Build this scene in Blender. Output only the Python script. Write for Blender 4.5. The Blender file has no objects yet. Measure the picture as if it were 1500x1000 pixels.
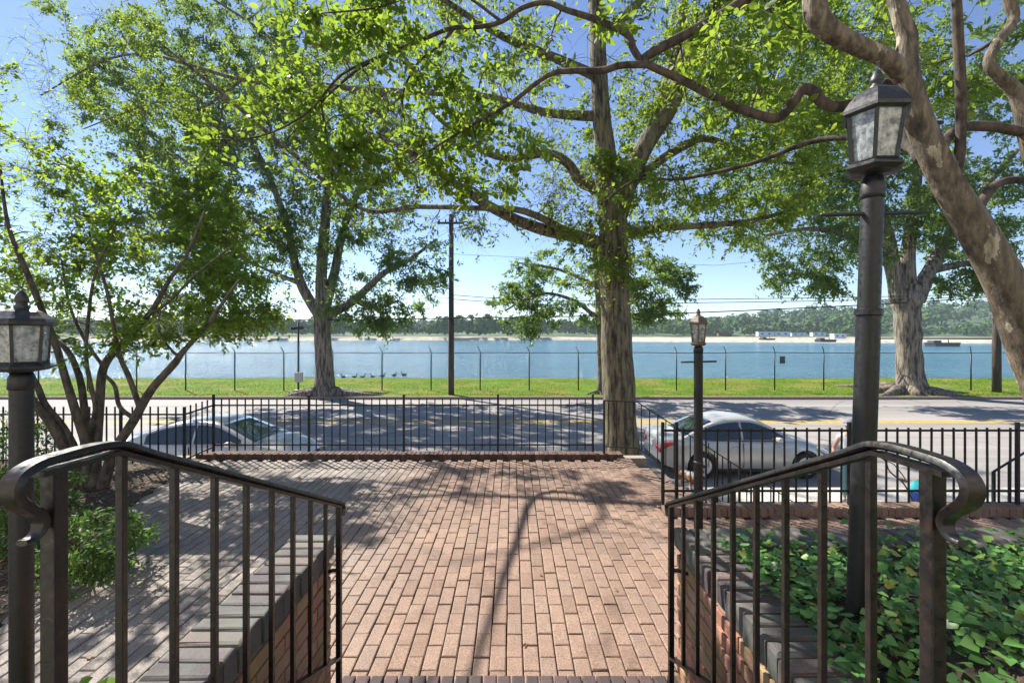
import bpy, bmesh, math, random
import numpy as np
from mathutils import Vector, Matrix, noise as mnoise
R = math.radians
PI = math.pi
random.seed(7)
rng = np.random.default_rng(7)
SC = bpy.context.scene
COL = SC.collection

# ------------------------------------------------------------------ camera, sky, sun, exposure
F, CX, HY, EYE = 660.0, 750.0, 487.0, 1.96          # focal length in photo pixels, centre column, horizon row, eye height over the patio
cam_d = bpy.data.cameras.new('camera')
cam_d.sensor_width = 36.0
cam_d.lens = 36.0 * F / 1500.0
cam_d.shift_y = -13.0 / 1500.0
cam_d.clip_start = 0.05
cam_d.clip_end = 6000
cam = bpy.data.objects.new('camera', cam_d)
COL.objects.link(cam)
cam.location = (0, 0, EYE)
cam.rotation_euler = (R(90), 0, 0)
SC.camera = cam

SUN_AZ, SUN_EL = -48.0, 45.0                        # degrees: left of the view direction, above the horizon
TOSUN = Vector((math.sin(R(SUN_AZ)) * math.cos(R(SUN_EL)), math.cos(R(SUN_AZ)) * math.cos(R(SUN_EL)), math.sin(R(SUN_EL))))
W = bpy.data.worlds.new("World")
SC.world = W
W.use_nodes = True
wn = W.node_tree
sky = wn.nodes.new('ShaderNodeTexSky')
sky.sky_type = 'NISHITA'
sky.sun_disc = False
sky.sun_elevation = R(SUN_EL)
sky.sun_rotation = R(SUN_AZ % 360)
sky.air_density = 1.0
sky.dust_density = 0.15
sky.ozone_density = 3.5
sky.altitude = 1500
hs = wn.nodes.new('ShaderNodeHueSaturation')
hs.inputs['Saturation'].default_value = 1.0
wn.links.new(sky.outputs[0], hs.inputs['Color'])
hs.inputs['Hue'].default_value = 0.506
hs.inputs['Value'].default_value = 0.78
wn.links.new(hs.outputs[0], wn.nodes['Background'].inputs['Color'])
wn.nodes['Background'].inputs['Strength'].default_value = 0.088
sl = bpy.data.lights.new('sun', 'SUN')
sl.energy = 4.2
sl.angle = R(0.5)
sl.color = (1.0, 0.94, 0.84)
so = bpy.data.objects.new('sun', sl)
COL.objects.link(so)
so.rotation_euler = (-TOSUN).to_track_quat('-Z', 'Y').to_euler()
SC.view_settings.view_transform = 'Standard'
SC.view_settings.look = 'None'
SC.view_settings.gamma = 1
SC.view_settings.exposure = 1.55
SC.cycles.max_bounces = 8
SC.cycles.transparent_max_bounces = 8
SC.cycles.use_denoising = True

# ------------------------------------------------------------------ helpers
def P(px, py, d):
    """photo pixel + distance in metres -> point in the place"""
    return Vector(((px - CX) / F * d, d, EYE - (py - HY) / F * d))

def wl(o):
    v = Vector(o.location)
    while o.parent:
        o = o.parent
        v += Vector(o.location)
    return v

def link(name, me, mat=None, parent=None, loc=None):
    o = bpy.data.objects.new(name, me)
    COL.objects.link(o)
    if parent is not None:
        o.parent = parent
    if loc is not None:
        o.location = loc
    if mat is not None and me is not None:
        for m in (mat if isinstance(mat, (list, tuple)) else [mat]):
            me.materials.append(m)
    return o

def tag(o, label=None, cat=None, group=None, kind=None):
    if label: o['label'] = label
    if cat: o['category'] = cat
    if group: o['group'] = group
    if kind: o['kind'] = kind
    return o

def thing(name, label, cat, loc=(0, 0, 0), group=None):
    o = bpy.data.objects.new(name, None)
    COL.objects.link(o)
    o.location = loc
    o.empty_display_size = 0.2
    return tag(o, label, cat, group)

def fast_mesh(name, V, Fa):
    """mesh out of arrays; Fa is (m,k) or a list of such arrays"""
    if not isinstance(Fa, list): Fa = [Fa]
    me = bpy.data.meshes.new(name)
    V = np.asarray(V, dtype=np.float32)
    me.vertices.add(len(V))
    me.vertices.foreach_set('co', V.ravel())
    idx = np.concatenate([f.ravel() for f in Fa]).astype(np.int32)
    sizes = np.concatenate([np.full(len(f), f.shape[1]) for f in Fa])
    starts = np.concatenate([[0], np.cumsum(sizes)[:-1]]).astype(np.int32)
    me.loops.add(len(idx))
    me.loops.foreach_set('vertex_index', idx)
    me.polygons.add(len(sizes))
    me.polygons.foreach_set('loop_start', starts)
    me.update(calc_edges=True)
    me.validate()
    return me

class MB:
    """collects shapes in world coordinates, builds ONE mesh object"""
    def __init__(s):
        s.v = []; s.f = []
    def add(s, vs, fs):
        b = len(s.v)
        s.v += [tuple(v) for v in vs]
        s.f += [tuple(i + b for i in f) for f in fs]
        return s
    def box(s, c, d, rot=None, bev=0.0):
        x, y, z = d[0] / 2, d[1] / 2, d[2] / 2
        if bev <= 0:
            vs = [(sx * x, sy * y, sz * z) for sx in (-1, 1) for sy in (-1, 1) for sz in (-1, 1)]
            fs = [(0, 1, 3, 2), (4, 6, 7, 5), (0, 4, 5, 1), (2, 3, 7, 6), (0, 2, 6, 4), (1, 5, 7, 3)]
        else:
            bm = bmesh.new()
            bmesh.ops.create_cube(bm, size=1)
            for v in bm.verts: v.co = Vector((v.co.x * d[0], v.co.y * d[1], v.co.z * d[2]))
            bmesh.ops.bevel(bm, geom=bm.edges[:], offset=bev, segments=2, affect='EDGES', profile=0.6)
            bm.verts.index_update()
            vs = [v.co.copy() for v in bm.verts]
            fs = [[v.index for v in f.verts] for f in bm.faces]
            bm.free()
        M = Matrix.Translation(Vector(c))
        if rot is not None:
            M = M @ (rot.to_4x4() if isinstance(rot, Matrix) else Matrix.Rotation(rot, 4, 'Z'))
        return s.add([M @ Vector(v) for v in vs], fs)
    def tube(s, pts, rad, n=8, cap=True, wob=0.0, prof=None, up=None):
        """round tube, or a given profile [(side, up)], swept along pts"""
        pts = [Vector(p) for p in pts]
        if not hasattr(rad, '__len__'): rad = [rad] * len(pts)
        N = len(pts)
        ts = []
        for i in range(N):
            a = pts[max(0, i - 1)]; b = pts[min(N - 1, i + 1)]
            t = (b - a)
            ts.append(t.normalized() if t.length > 1e-9 else Vector((0, 0, 1)))
        u = Vector(up) if up is not None else (Vector((0, 0, 1)) if abs(ts[0].z) < 0.9 else Vector((1, 0, 0)))
        rings = []
        if prof is not None: n = len(prof)
        for i in range(N):
            t = ts[i]
            u = u - t * u.dot(t)
            if u.length < 1e-6: u = t.orthogonal()
            u.normalize()
            w = t.cross(u)
            ring = []
            for k in range(n):
                if prof is not None:
                    ring.append(pts[i] + w * (prof[k][0] * rad[i]) + u * (prof[k][1] * rad[i]))
                else:
                    a = 2 * PI * k / n
                    r = rad[i]
                    if wob: r *= 1 + wob * mnoise.noise(Vector((pts[i].x * 2.3 + math.cos(a) * 1.1, pts[i].y * 2.3 + math.sin(a) * 1.1, pts[i].z * 1.4)))
                    ring.append(pts[i] + w * (math.cos(a) * r) + u * (math.sin(a) * r))
            rings.append(ring)
        vs = [v for r in rings for v in r]
        fs = []
        for i in range(N - 1):
            for k in range(n):
                k2 = (k + 1) % n
                fs.append((i * n + k, i * n + k2, (i + 1) * n + k2, (i + 1) * n + k))
        if cap:
            fs.append(tuple(range(n - 1, -1, -1)))
            fs.append(tuple((N - 1) * n + k for k in range(n)))
        return s.add(vs, fs)
    def lathe(s, c, prof, n=24, axis='z', rot=0.0):
        """prof: [(radius, height)]"""
        c = Vector(c)
        vs = []; fs = []
        for (r, h) in prof:
            for k in range(n):
                a = 2 * PI * k / n + rot
                x, y = r * math.cos(a), r * math.sin(a)
                vs.append(c + (Vector((x, y, h)) if axis == 'z' else Vector((x, h, y))))
        m = len(prof)
        for i in range(m - 1):
            for k in range(n):
                k2 = (k + 1) % n
                f = (i * n + k, i * n + k2, (i + 1) * n + k2, (i + 1) * n + k)
                fs.append(f if axis == 'z' else f[::-1])
        lo = tuple(range(n - 1, -1, -1)); hi = tuple((m - 1) * n + k for k in range(n))
        if axis != 'z': lo, hi = lo[::-1], hi[::-1]
        if prof[0][0] > 1e-5: fs.append(lo)
        if prof[-1][0] > 1e-5: fs.append(hi)
        return s.add(vs, fs)
    def prism(s, poly, z0, z1):
        n = len(poly)
        vs = [(p[0], p[1], z0) for p in poly] + [(p[0], p[1], z1) for p in poly]
        fs = [tuple(range(n - 1, -1, -1)), tuple(range(n, 2 * n))] + [(k, (k + 1) % n, n + (k + 1) % n, n + k) for k in range(n)]
        return s.add(vs, fs)
    def build(s, name, mat=None, parent=None, smooth=False):
        off = wl(parent) if parent is not None else Vector((0, 0, 0))
        me = bpy.data.meshes.new(name)
        me.from_pydata([(v[0] - off.x, v[1] - off.y, v[2] - off.z) for v in s.v], [], s.f)
        if smooth:
            me.polygons.foreach_set('use_smooth', [True] * len(me.polygons))
        me.update()
        return link(name, me, mat, parent)

def smooth_angle(o, deg=35):
    me = o.data
    me.polygons.foreach_set('use_smooth', [True] * len(me.polygons))
    try:
        me.set_sharp_from_angle(angle=R(deg))
    except Exception:
        pass
    return o

def catmull(pts, k=4):
    """smooth a list of (vector..., radius) rows"""
    A = np.array([list(p) for p in pts], dtype=float)
    if len(A) < 3: k = max(k, 2)
    out = []
    n = len(A)
    for i in range(n - 1):
        p0 = A[max(0, i - 1)]; p1 = A[i]; p2 = A[i + 1]; p3 = A[min(n - 1, i + 2)]
        for j in range(k):
            t = j / k
            out.append(0.5 * ((2 * p1) + (-p0 + p2) * t + (2 * p0 - 5 * p1 + 4 * p2 - p3) * t * t + (-p0 + 3 * p1 - 3 * p2 + p3) * t ** 3))
    out.append(A[-1])
    return np.array(out)

# ------------------------------------------------------------------ materials
def new_mat(name):
    m = bpy.data.materials.new(name)
    m.use_nodes = True
    nt = m.node_tree
    return m, nt, nt.nodes['Principled BSDF']

def nd(nt, typ, **kw):
    n = nt.nodes.new(typ)
    for k, v in kw.items():
        if k.startswith('i_'):
            key = k[2:].replace('_', ' ')
            n.inputs[int(key) if key.isdigit() else key].default_value = v
        else:
            setattr(n, k, v)
    return n

def ramp(nt, stops, fac=None, interp='LINEAR'):
    r = nt.nodes.new('ShaderNodeValToRGB')
    r.color_ramp.interpolation = interp
    e = r.color_ramp.elements
    while len(e) < len(stops): e.new(0.5)
    for i, (p, c) in enumerate(stops):
        e[i].position = p
        e[i].color = (c[0], c[1], c[2], 1)
    if fac is not None: nt.links.new(fac, r.inputs[0])
    return r

def coords(nt, scale=(1, 1, 1), out='Object'):
    tc = nt.nodes.new('ShaderNodeTexCoord')
    mp = nt.nodes.new('ShaderNodeMapping')
    mp.inputs['Scale'].default_value = scale
    nt.links.new(tc.outputs[out], mp.inputs[0])
    return mp.outputs[0]

def noise_tex(nt, vec, scale, detail=4, rough=0.55):
    n = nd(nt, 'ShaderNodeTexNoise')
    n.inputs['Scale'].default_value = scale
    n.inputs['Detail'].default_value = detail
    n.inputs['Roughness'].default_value = rough
    nt.links.new(vec, n.inputs['Vector'])
    return n.outputs['Fac']

def mixc(nt, a, b, fac, mode='MIX'):
    m = nt.nodes.new('ShaderNodeMix')
    m.data_type = 'RGBA'
    m.blend_type = mode
    for s, v in ((6, a), (7, b)):
        if isinstance(v, tuple): m.inputs[s].default_value = (v[0], v[1], v[2], 1)
        else: nt.links.new(v, m.inputs[s])
    if isinstance(fac, (int, float)): m.inputs[0].default_value = fac
    else: nt.links.new(fac, m.inputs[0])
    return m.outputs[2]

def bump(nt, bsdf, h, dist=0.01, strength=0.6):
    b = nd(nt, 'ShaderNodeBump')
    b.inputs['Distance'].default_value = dist
    b.inputs['Strength'].default_value = strength
    nt.links.new(h, b.inputs['Height'])
    nt.links.new(b.outputs[0], bsdf.inputs['Normal'])
    return b

def mat_simple(name, col, rough=0.6, metal=0.0, nscale=20, var=0.25, bdist=0.0, coat=0.0):
    m, nt, b = new_mat(name)
    v = coords(nt)
    n = noise_tex(nt, v, nscale, 5)
    c0 = tuple(max(0, c * (1 - var)) for c in col); c1 = tuple(min(1, c * (1 + var)) for c in col)
    r = ramp(nt, [(0.3, c0), (0.7, c1)], n)
    nt.links.new(r.outputs[0], b.inputs['Base Color'])
    b.inputs['Roughness'].default_value = rough
    b.inputs['Metallic'].default_value = metal
    b.inputs['Coat Weight'].default_value = coat
    if bdist: bump(nt, b, n, bdist)
    return m

def mat_brick(name, stops, speck=0.35, rough=0.85, moss=None, grey=False):
    """colour by brick (mesh island), grain and pits inside each brick"""
    m, nt, b = new_mat(name)
    v = coords(nt)
    g = nd(nt, 'ShaderNodeNewGeometry')
    r = ramp(nt, stops, g.outputs['Random Per Island'])
    n1 = noise_tex(nt, v, 9, 5)
    n2 = noise_tex(nt, v, 105, 4, 0.75)
    n3 = noise_tex(nt, v, 0.9, 4)
    c = mixc(nt, r.outputs[0], ramp(nt, [(0.36, (0.5, 0.47, 0.45)), (0.5, (1.0, 1.0, 1.0)), (0.66, (1.6, 1.55, 1.5))], n2).outputs[0], speck, 'MULTIPLY')
    c = mixc(nt, c, ramp(nt, [(0.25, (0.62, 0.6, 0.6)), (0.6, (1.05, 1.05, 1.05))], n1).outputs[0], 0.45, 'MULTIPLY')
    c = mixc(nt, c, ramp(nt, [(0.35, (0.72, 0.7, 0.7)), (0.65, (1.08, 1.07, 1.05))], n3).outputs[0], 0.6, 'MULTIPLY')
    if grey:      # bricks mixed toward a paler grey on the left, with an uneven edge
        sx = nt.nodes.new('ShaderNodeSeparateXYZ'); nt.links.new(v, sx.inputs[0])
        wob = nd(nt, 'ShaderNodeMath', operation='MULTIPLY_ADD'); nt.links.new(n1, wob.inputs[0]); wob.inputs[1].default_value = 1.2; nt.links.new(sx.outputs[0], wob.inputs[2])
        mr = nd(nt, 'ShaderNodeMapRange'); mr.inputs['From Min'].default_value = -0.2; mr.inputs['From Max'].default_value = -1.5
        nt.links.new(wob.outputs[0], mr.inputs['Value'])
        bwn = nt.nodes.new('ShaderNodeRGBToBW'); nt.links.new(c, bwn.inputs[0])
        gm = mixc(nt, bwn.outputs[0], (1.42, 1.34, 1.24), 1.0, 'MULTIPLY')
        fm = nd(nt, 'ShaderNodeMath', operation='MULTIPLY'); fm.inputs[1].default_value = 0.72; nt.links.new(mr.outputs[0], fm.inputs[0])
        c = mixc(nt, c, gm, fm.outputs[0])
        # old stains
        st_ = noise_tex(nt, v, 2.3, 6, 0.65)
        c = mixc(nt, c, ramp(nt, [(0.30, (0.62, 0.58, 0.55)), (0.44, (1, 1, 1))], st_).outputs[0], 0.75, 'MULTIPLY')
    if moss:
        n4 = noise_tex(nt, v, 5, 6, 0.65)
        c = mixc(nt, c, moss, ramp(nt, [(0.42, (0, 0, 0)), (0.66, (0.85, 0.85, 0.85))], n4).outputs[0])
    nt.links.new(c, b.inputs['Base Color'])
    b.inputs['Roughness'].default_value = rough
    bump(nt, b, n2, 0.003, 0.5)
    return m

def mat_leaf(name, stops, trans, tf=0.45, rough=0.55):
    m, nt, b = new_mat(name)
    g = nd(nt, 'ShaderNodeNewGeometry')
    r = ramp(nt, stops, g.outputs['Random Per Island'])
    nt.links.new(r.outputs[0], b.inputs['Base Color'])
    b.inputs['Roughness'].default_value = rough
    b.inputs['Specular IOR Level'].default_value = 0.35
    tr = nd(nt, 'ShaderNodeBsdfTranslucent')
    t = mixc(nt, r.outputs[0], trans, 0.6)
    nt.links.new(t, tr.inputs['Color'])
    mx = nd(nt, 'ShaderNodeMixShader')
    mx.inputs[0].default_value = tf
    nt.links.new(b.outputs[0], mx.inputs[1])
    nt.links.new(tr.outputs[0], mx.inputs[2])
    nt.links.new(mx.outputs[0], nt.nodes['Material Output'].inputs['Surface'])
    return m

def mat_bark(name, c0, c1, c2=None, zs=0.22, scale=9, bdist=0.03, mossc=None):
    m, nt, b = new_mat(name)
    v = coords(nt, (1, 1, zs))
    n = noise_tex(nt, v, scale, 8, 0.65)
    n2 = noise_tex(nt, coords(nt), 1.3, 5)
    r = ramp(nt, [(0.40, c0), (0.58, c1)], n)
    c = r.outputs[0]
    if c2: c = mixc(nt, c, c2, ramp(nt, [(0.45, (0, 0, 0)), (0.62, (0.8, 0.8, 0.8))], n2).outputs[0])
    if mossc: c = mixc(nt, c, mossc, ramp(nt, [(0.5, (0, 0, 0)), (0.7, (0.7, 0.7, 0.7))], noise_tex(nt, coords(nt), 3.3, 6, 0.7)).outputs[0])
    nt.links.new(c, b.inputs['Base Color'])
    b.inputs['Roughness'].default_value = 0.9
    bump(nt, b, n, bdist, 0.9)
    return m

M = {}
M['patio_plain'] = mat_brick('patio_brick', [(0, (0.20, 0.13, 0.096)), (0.25, (0.235, 0.157, 0.117)), (0.7, (0.258, 0.175, 0.132)), (1, (0.22, 0.155, 0.122))], 0.85)
M['patio'] = mat_brick('patio_brick_left_grey', [(0, (0.20, 0.13, 0.096)), (0.25, (0.235, 0.157, 0.117)), (0.7, (0.258, 0.175, 0.132)), (1, (0.22, 0.155, 0.122))], 0.85, grey=True)
M['redbrick'] = mat_brick('red_brick', [(0, (0.24, 0.11, 0.08)), (0.5, (0.36, 0.17, 0.12)), (1, (0.42, 0.26, 0.19))], 0.5, moss=(0.27, 0.22, 0.09))
M['kerbbrick'] = mat_brick('kerb_brick', [(0, (0.06, 0.034, 0.027)), (0.5, (0.095, 0.05, 0.038)), (1, (0.13, 0.08, 0.062))], 0.5)
M['capbrick'] = mat_brick('cap_brick', [(0, (0.06, 0.055, 0.06)), (0.5, (0.10, 0.085, 0.09)), (1, (0.15, 0.11, 0.105))], 0.55, moss=(0.11, 0.12, 0.10))
M['stepbrick'] = mat_brick('step_brick', [(0, (0.04, 0.027, 0.028)), (0.5, (0.065, 0.042, 0.042)), (1, (0.09, 0.055, 0.052))], 0.5)
M['mortar'] = mat_simple('mortar', (0.26, 0.23, 0.19), 0.95, 0, 60, 0.3, 0.003)
M['sand'] = mat_simple('joint_sand', (0.035, 0.024, 0.017), 0.95, 0, 40, 0.4, 0.003)
M['concrete'] = mat_simple('concrete', (0.42, 0.40, 0.36), 0.9, 0, 14, 0.2, 0.004)
M['kerb'] = mat_simple('kerb_stone', (0.26, 0.19, 0.16), 0.9, 0, 8, 0.3, 0.01)
M['soil'] = mat_simple('soil', (0.05, 0.036, 0.026), 0.95, 0, 28, 0.7, 0.04)

def mat_iron(name, base=(0.012, 0.012, 0.013), rust=(0.055, 0.03, 0.022), amt=0.5, rough=0.38):
    m, nt, b = new_mat(name)
    v = coords(nt)
    n = noise_tex(nt, v, 26, 7, 0.7)
    c = mixc(nt, base, rust, ramp(nt, [(0.45, (0, 0, 0)), (0.75, (amt, amt, amt))], n).outputs[0])
    nt.links.new(c, b.inputs['Base Color'])
    rr = ramp(nt, [(0.3, (rough - 0.12,) * 3), (0.7, (rough + 0.25,) * 3)], noise_tex(nt, v, 60, 4))
    nt.links.new(rr.outputs[0], b.inputs['Roughness'])
    bump(nt, b, noise_tex(nt, v, 150, 4), 0.0008, 0.5)
    return m
M['iron'] = mat_iron('railing_iron', (0.006, 0.0055, 0.0055), (0.05, 0.028, 0.02), 0.5, 0.34)
M['fence'] = mat_iron('fence_iron', (0.006, 0.006, 0.007), (0.02, 0.015, 0.013), 0.4, 0.5)
M['post'] = mat_iron('post_paint', (0.006, 0.007, 0.008), (0.022, 0.021, 0.02), 0.5, 0.42)
M['lantern'] = mat_iron('lantern_metal', (0.011, 0.013, 0.015), (0.05, 0.046, 0.04), 0.7, 0.4)
M['bronze'] = mat_iron('lantern_bronze', (0.10, 0.075, 0.05), (0.2, 0.14, 0.09), 0.7, 0.5)
M['galv'] = mat_simple('galvanised', (0.05, 0.055, 0.055), 0.5, 0.6, 8, 0.2)
M['wire'] = mat_simple('cable_black', (0.012, 0.012, 0.012), 0.6)
M['wood_pole'] = mat_bark('pole_wood', (0.035, 0.028, 0.022), (0.10, 0.08, 0.062), None, 0.06, 14, 0.01)

def mat_glass_seed():
    m, nt, b = new_mat('seeded_glass')
    v = coords(nt)
    n = noise_tex(nt, v, 34, 5, 0.7)
    v2 = coords(nt, (40, 40, 7))
    n2 = noise_tex(nt, v2, 1.4, 4, 0.6)
    c = mixc(nt, ramp(nt, [(0.35, (0.16, 0.18, 0.18)), (0.62, (0.72, 0.75, 0.74))], n).outputs[0], ramp(nt, [(0.4, (0.3, 0.33, 0.33)), (0.6, (0.9, 0.92, 0.92))], n2).outputs[0], 0.5, 'MULTIPLY')
    nt.links.new(c, b.inputs['Base Color'])
    b.inputs['Roughness'].default_value = 0.18
    b.inputs['Transmission Weight'].default_value = 0.35
    bump(nt, b, n, 0.004, 0.7)
    return m
M['seedglass'] = mat_glass_seed()

def mat_asphalt():
    m, nt, b = new_mat('asphalt')
    v = coords(nt)
    n1 = noise_tex(nt, v, 160, 3, 0.7)
    n2 = noise_tex(nt, coords(nt, (0.05, 1, 1)), 0.9, 6, 0.65)
    vo = nd(nt, 'ShaderNodeTexVoronoi', feature='DISTANCE_TO_EDGE')
    vo.inputs['Scale'].default_value = 0.23
    dv = nd(nt, 'ShaderNodeMix', data_type='VECTOR')
    dv.inputs[0].default_value = 0.25
    nt.links.new(v, dv.inputs[4])
    nn = nd(nt, 'ShaderNodeTexNoise'); nn.inputs['Scale'].default_value = 1.5
    nt.links.new(v, nn.inputs['Vector'])
    nt.links.new(nn.outputs['Color'], dv.inputs[5])
    nt.links.new(dv.outputs[1], vo.inputs['Vector'])
    c = ramp(nt, [(0.3, (0.19, 0.178, 0.168)), (0.7, (0.33, 0.31, 0.295))], n1).outputs[0]
    c = mixc(nt, c, ramp(nt, [(0.35, (0.68, 0.68, 0.69)), (0.65, (1.1, 1.08, 1.06))], n2).outputs[0], 0.9, 'MULTIPLY')
    c = mixc(nt, c, ramp(nt, [(0.0, (0.35, 0.34, 0.33)), (0.006, (1, 1, 1))], vo.outputs['Distance']).outputs[0], 0.8, 'MULTIPLY')
    nt.links.new(c, b.inputs['Base Color'])
    b.inputs['Roughness'].default_value = 0.85
    bump(nt, b, n1, 0.004, 0.5)
    return m
M['asphalt'] = mat_asphalt()
M['yellow'] = mat_simple('yellow_line', (0.52, 0.30, 0.03), 0.8, 0, 6, 0.3)
M['white_line'] = mat_simple('faded_white_line', (0.42, 0.42, 0.41), 0.8, 0, 6, 0.3)

def mat_grass():
    m, nt, b = new_mat('lawn')
    v = coords(nt)
    n = noise_tex(nt, v, 0.55, 7, 0.6)
    n2 = noise_tex(nt, coords(nt, (1, 0.35, 1)), 14, 5, 0.7)
    c = ramp(nt, [(0.3, (0.24, 0.18, 0.075)), (0.42, (0.17, 0.19, 0.035)), (0.55, (0.10, 0.175, 0.016)), (0.8, (0.145, 0.225, 0.022))], n).outputs[0]
    c = mixc(nt, c, ramp(nt, [(0.3, (0.55, 0.6, 0.5)), (0.7, (1.2, 1.2, 1.1))], n2).outputs[0], 0.8, 'MULTIPLY')
    nt.links.new(c, b.inputs['Base Color'])
    b.inputs['Roughness'].default_value = 0.9
    b.inputs['Specular IOR Level'].default_value = 0.1
    bump(nt, b, n2, 0.05, 0.8)
    return m
M['lawn'] = mat_grass()

def mat_water():
    m, nt, b = new_mat('lake_water')
    v = coords(nt, (1, 0.55, 1))
    n = noise_tex(nt, v, 1.3, 6, 0.62)
    n2 = noise_tex(nt, coords(nt, (0.2, 1.0, 1)), 0.05, 4)
    c = ramp(nt, [(0.3, (0.03, 0.115, 0.17)), (0.7, (0.06, 0.17, 0.22))], n2).outputs[0]
    nt.links.new(c, b.inputs['Base Color'])
    b.inputs['Roughness'].default_value = 0.16
    b.inputs['IOR'].default_value = 1.33
    n3 = noise_tex(nt, coords(nt, (0.45, 1.3, 1)), 0.42, 5, 0.6)
    ad = nd(nt, 'ShaderNodeMath', operation='MULTIPLY_ADD'); nt.links.new(n3, ad.inputs[0]); ad.inputs[1].default_value = 2.2; nt.links.new(n, ad.inputs[2])
    bump(nt, b, ad.outputs[0], 0.6, 1.0)
    return m
M['water'] = mat_water()

def mat_wood_hill():
    m, nt, b = new_mat('far_foliage')
    g = nd(nt, 'ShaderNodeNewGeometry')
    n = noise_tex(nt, coords(nt), 0.045, 3)
    a = mixc(nt, ramp(nt, [(0, (0.035, 0.08, 0.018)), (0.5, (0.055, 0.115, 0.022)), (1, (0.085, 0.14, 0.028))], g.outputs['Random Per Island']).outputs[0],
             ramp(nt, [(0.3, (0.7, 0.8, 0.75)), (0.7, (1.2, 1.1, 0.9))], n).outputs[0], 0.8, 'MULTIPLY')
    nt.links.new(a, b.inputs['Base Color'])
    b.inputs['Roughness'].default_value = 0.8
    b.inputs['Specular IOR Level'].default_value = 0.1
    return m
M['farwood'] = mat_wood_hill()
M['shore'] = mat_simple('pale_shore', (0.42, 0.38, 0.29), 0.95, 0, 0.4, 0.3)
M['hill'] = mat_simple('hill_ground', (0.05, 0.09, 0.03), 0.95, 0, 0.1, 0.3)

M['leaf_oak'] = mat_leaf('oak_leaf', [(0, (0.045, 0.085, 0.016)), (0.45, (0.07, 0.125, 0.022)), (0.8, (0.10, 0.16, 0.026)), (1, (0.16, 0.20, 0.03))], (0.46, 0.62, 0.05), 0.56)
M['leaf_far'] = mat_leaf('far_oak_leaf', [(0, (0.06, 0.105, 0.036)), (0.5, (0.09, 0.145, 0.042)), (1, (0.135, 0.185, 0.052))], (0.34, 0.50, 0.08), 0.5)
M['leaf_near'] = mat_leaf('broad_leaf', [(0, (0.04, 0.085, 0.014)), (0.5, (0.07, 0.13, 0.02)), (0.9, (0.12, 0.18, 0.025)), (1, (0.22, 0.17, 0.03))], (0.42, 0.60, 0.05), 0.54)
M['leaf_small'] = mat_leaf('small_tree_leaf', [(0, (0.065, 0.125, 0.024)), (0.5, (0.10, 0.175, 0.026)), (0.85, (0.15, 0.22, 0.03)), (1, (0.22, 0.235, 0.03))], (0.50, 0.70, 0.06), 0.58)
M['leaf_shrub'] = mat_leaf('shrub_leaf', [(0, (0.04, 0.10, 0.02)), (0.6, (0.08, 0.16, 0.03)), (1, (0.13, 0.22, 0.045))], (0.2, 0.38, 0.05), 0.4)
M['leaf_ivy'] = mat_leaf('ivy_leaf', [(0, (0.05, 0.13, 0.036)), (0.5, (0.08, 0.19, 0.05)), (0.85, (0.115, 0.24, 0.06)), (0.95, (0.18, 0.28, 0.055)), (1, (0.27, 0.25, 0.06))], (0.1, 0.25, 0.05), 0.25, 0.35)
M['dead_leaf'] = mat_leaf('dead_leaf', [(0, (0.10, 0.06, 0.03)), (0.5, (0.2, 0.12, 0.06)), (1, (0.32, 0.22, 0.12))], (0.2, 0.12, 0.05), 0.15, 0.8)
M['grassblade'] = mat_leaf('grass_blade', [(0, (0.08, 0.155, 0.014)), (0.6, (0.12, 0.21, 0.018)), (1, (0.20, 0.22, 0.045))], (0.22, 0.36, 0.02), 0.35, 0.8)
M['bark_oak'] = mat_bark('oak_bark', (0.028, 0.022, 0.015), (0.21, 0.175, 0.115), None, 0.16, 17, 0.07, (0.17, 0.17, 0.055))
M['bark_far'] = mat_bark('far_bark', (0.05, 0.04, 0.03), (0.27, 0.225, 0.175), None, 0.13, 9, 0.09)
M['bark_small'] = mat_bark('small_tree_bark', (0.035, 0.03, 0.025), (0.11, 0.09, 0.07), None, 0.4, 16, 0.01)
def mat_mottled():
    m, nt, b = new_mat('mottled_bark')
    v = coords(nt, (1, 1, 0.45))
    n = noise_tex(nt, v, 7.5, 7, 0.62)
    n2 = noise_tex(nt, coords(nt, (1, 1, 0.16)), 26, 6, 0.65)
    c = ramp(nt, [(0.30, (0.035, 0.028, 0.021)), (0.40, (0.085, 0.066, 0.047)), (0.47, (0.18, 0.142, 0.098)), (0.56, (0.135, 0.108, 0.077)), (0.60, (0.13, 0.105, 0.077)), (0.615, (0.38, 0.33, 0.24)), (0.72, (0.30, 0.26, 0.19))], n).outputs[0]
    c = mixc(nt, c, ramp(nt, [(0.38, (0.42, 0.40, 0.38)), (0.6, (1.15, 1.15, 1.15))], n2).outputs[0], 0.9, 'MULTIPLY')
    nt.links.new(c, b.inputs['Base Color'])
    b.inputs['Roughness'].default_value = 0.8
    add = nd(nt, 'ShaderNodeMath', operation='ADD'); nt.links.new(n, add.inputs[0]); nt.links.new(n2, add.inputs[1])
    bump(nt, b, add.outputs[0], 0.025, 0.9)
    return m
M['bark_mottled'] = mat_mottled()
M['bark_branch'] = mat_bark('branch_bark', (0.02, 0.016, 0.013), (0.085, 0.062, 0.045), None, 0.4, 14, 0.012)
M['twig'] = mat_simple('twig', (0.09, 0.055, 0.035), 0.85, 0, 25, 0.3)

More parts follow.
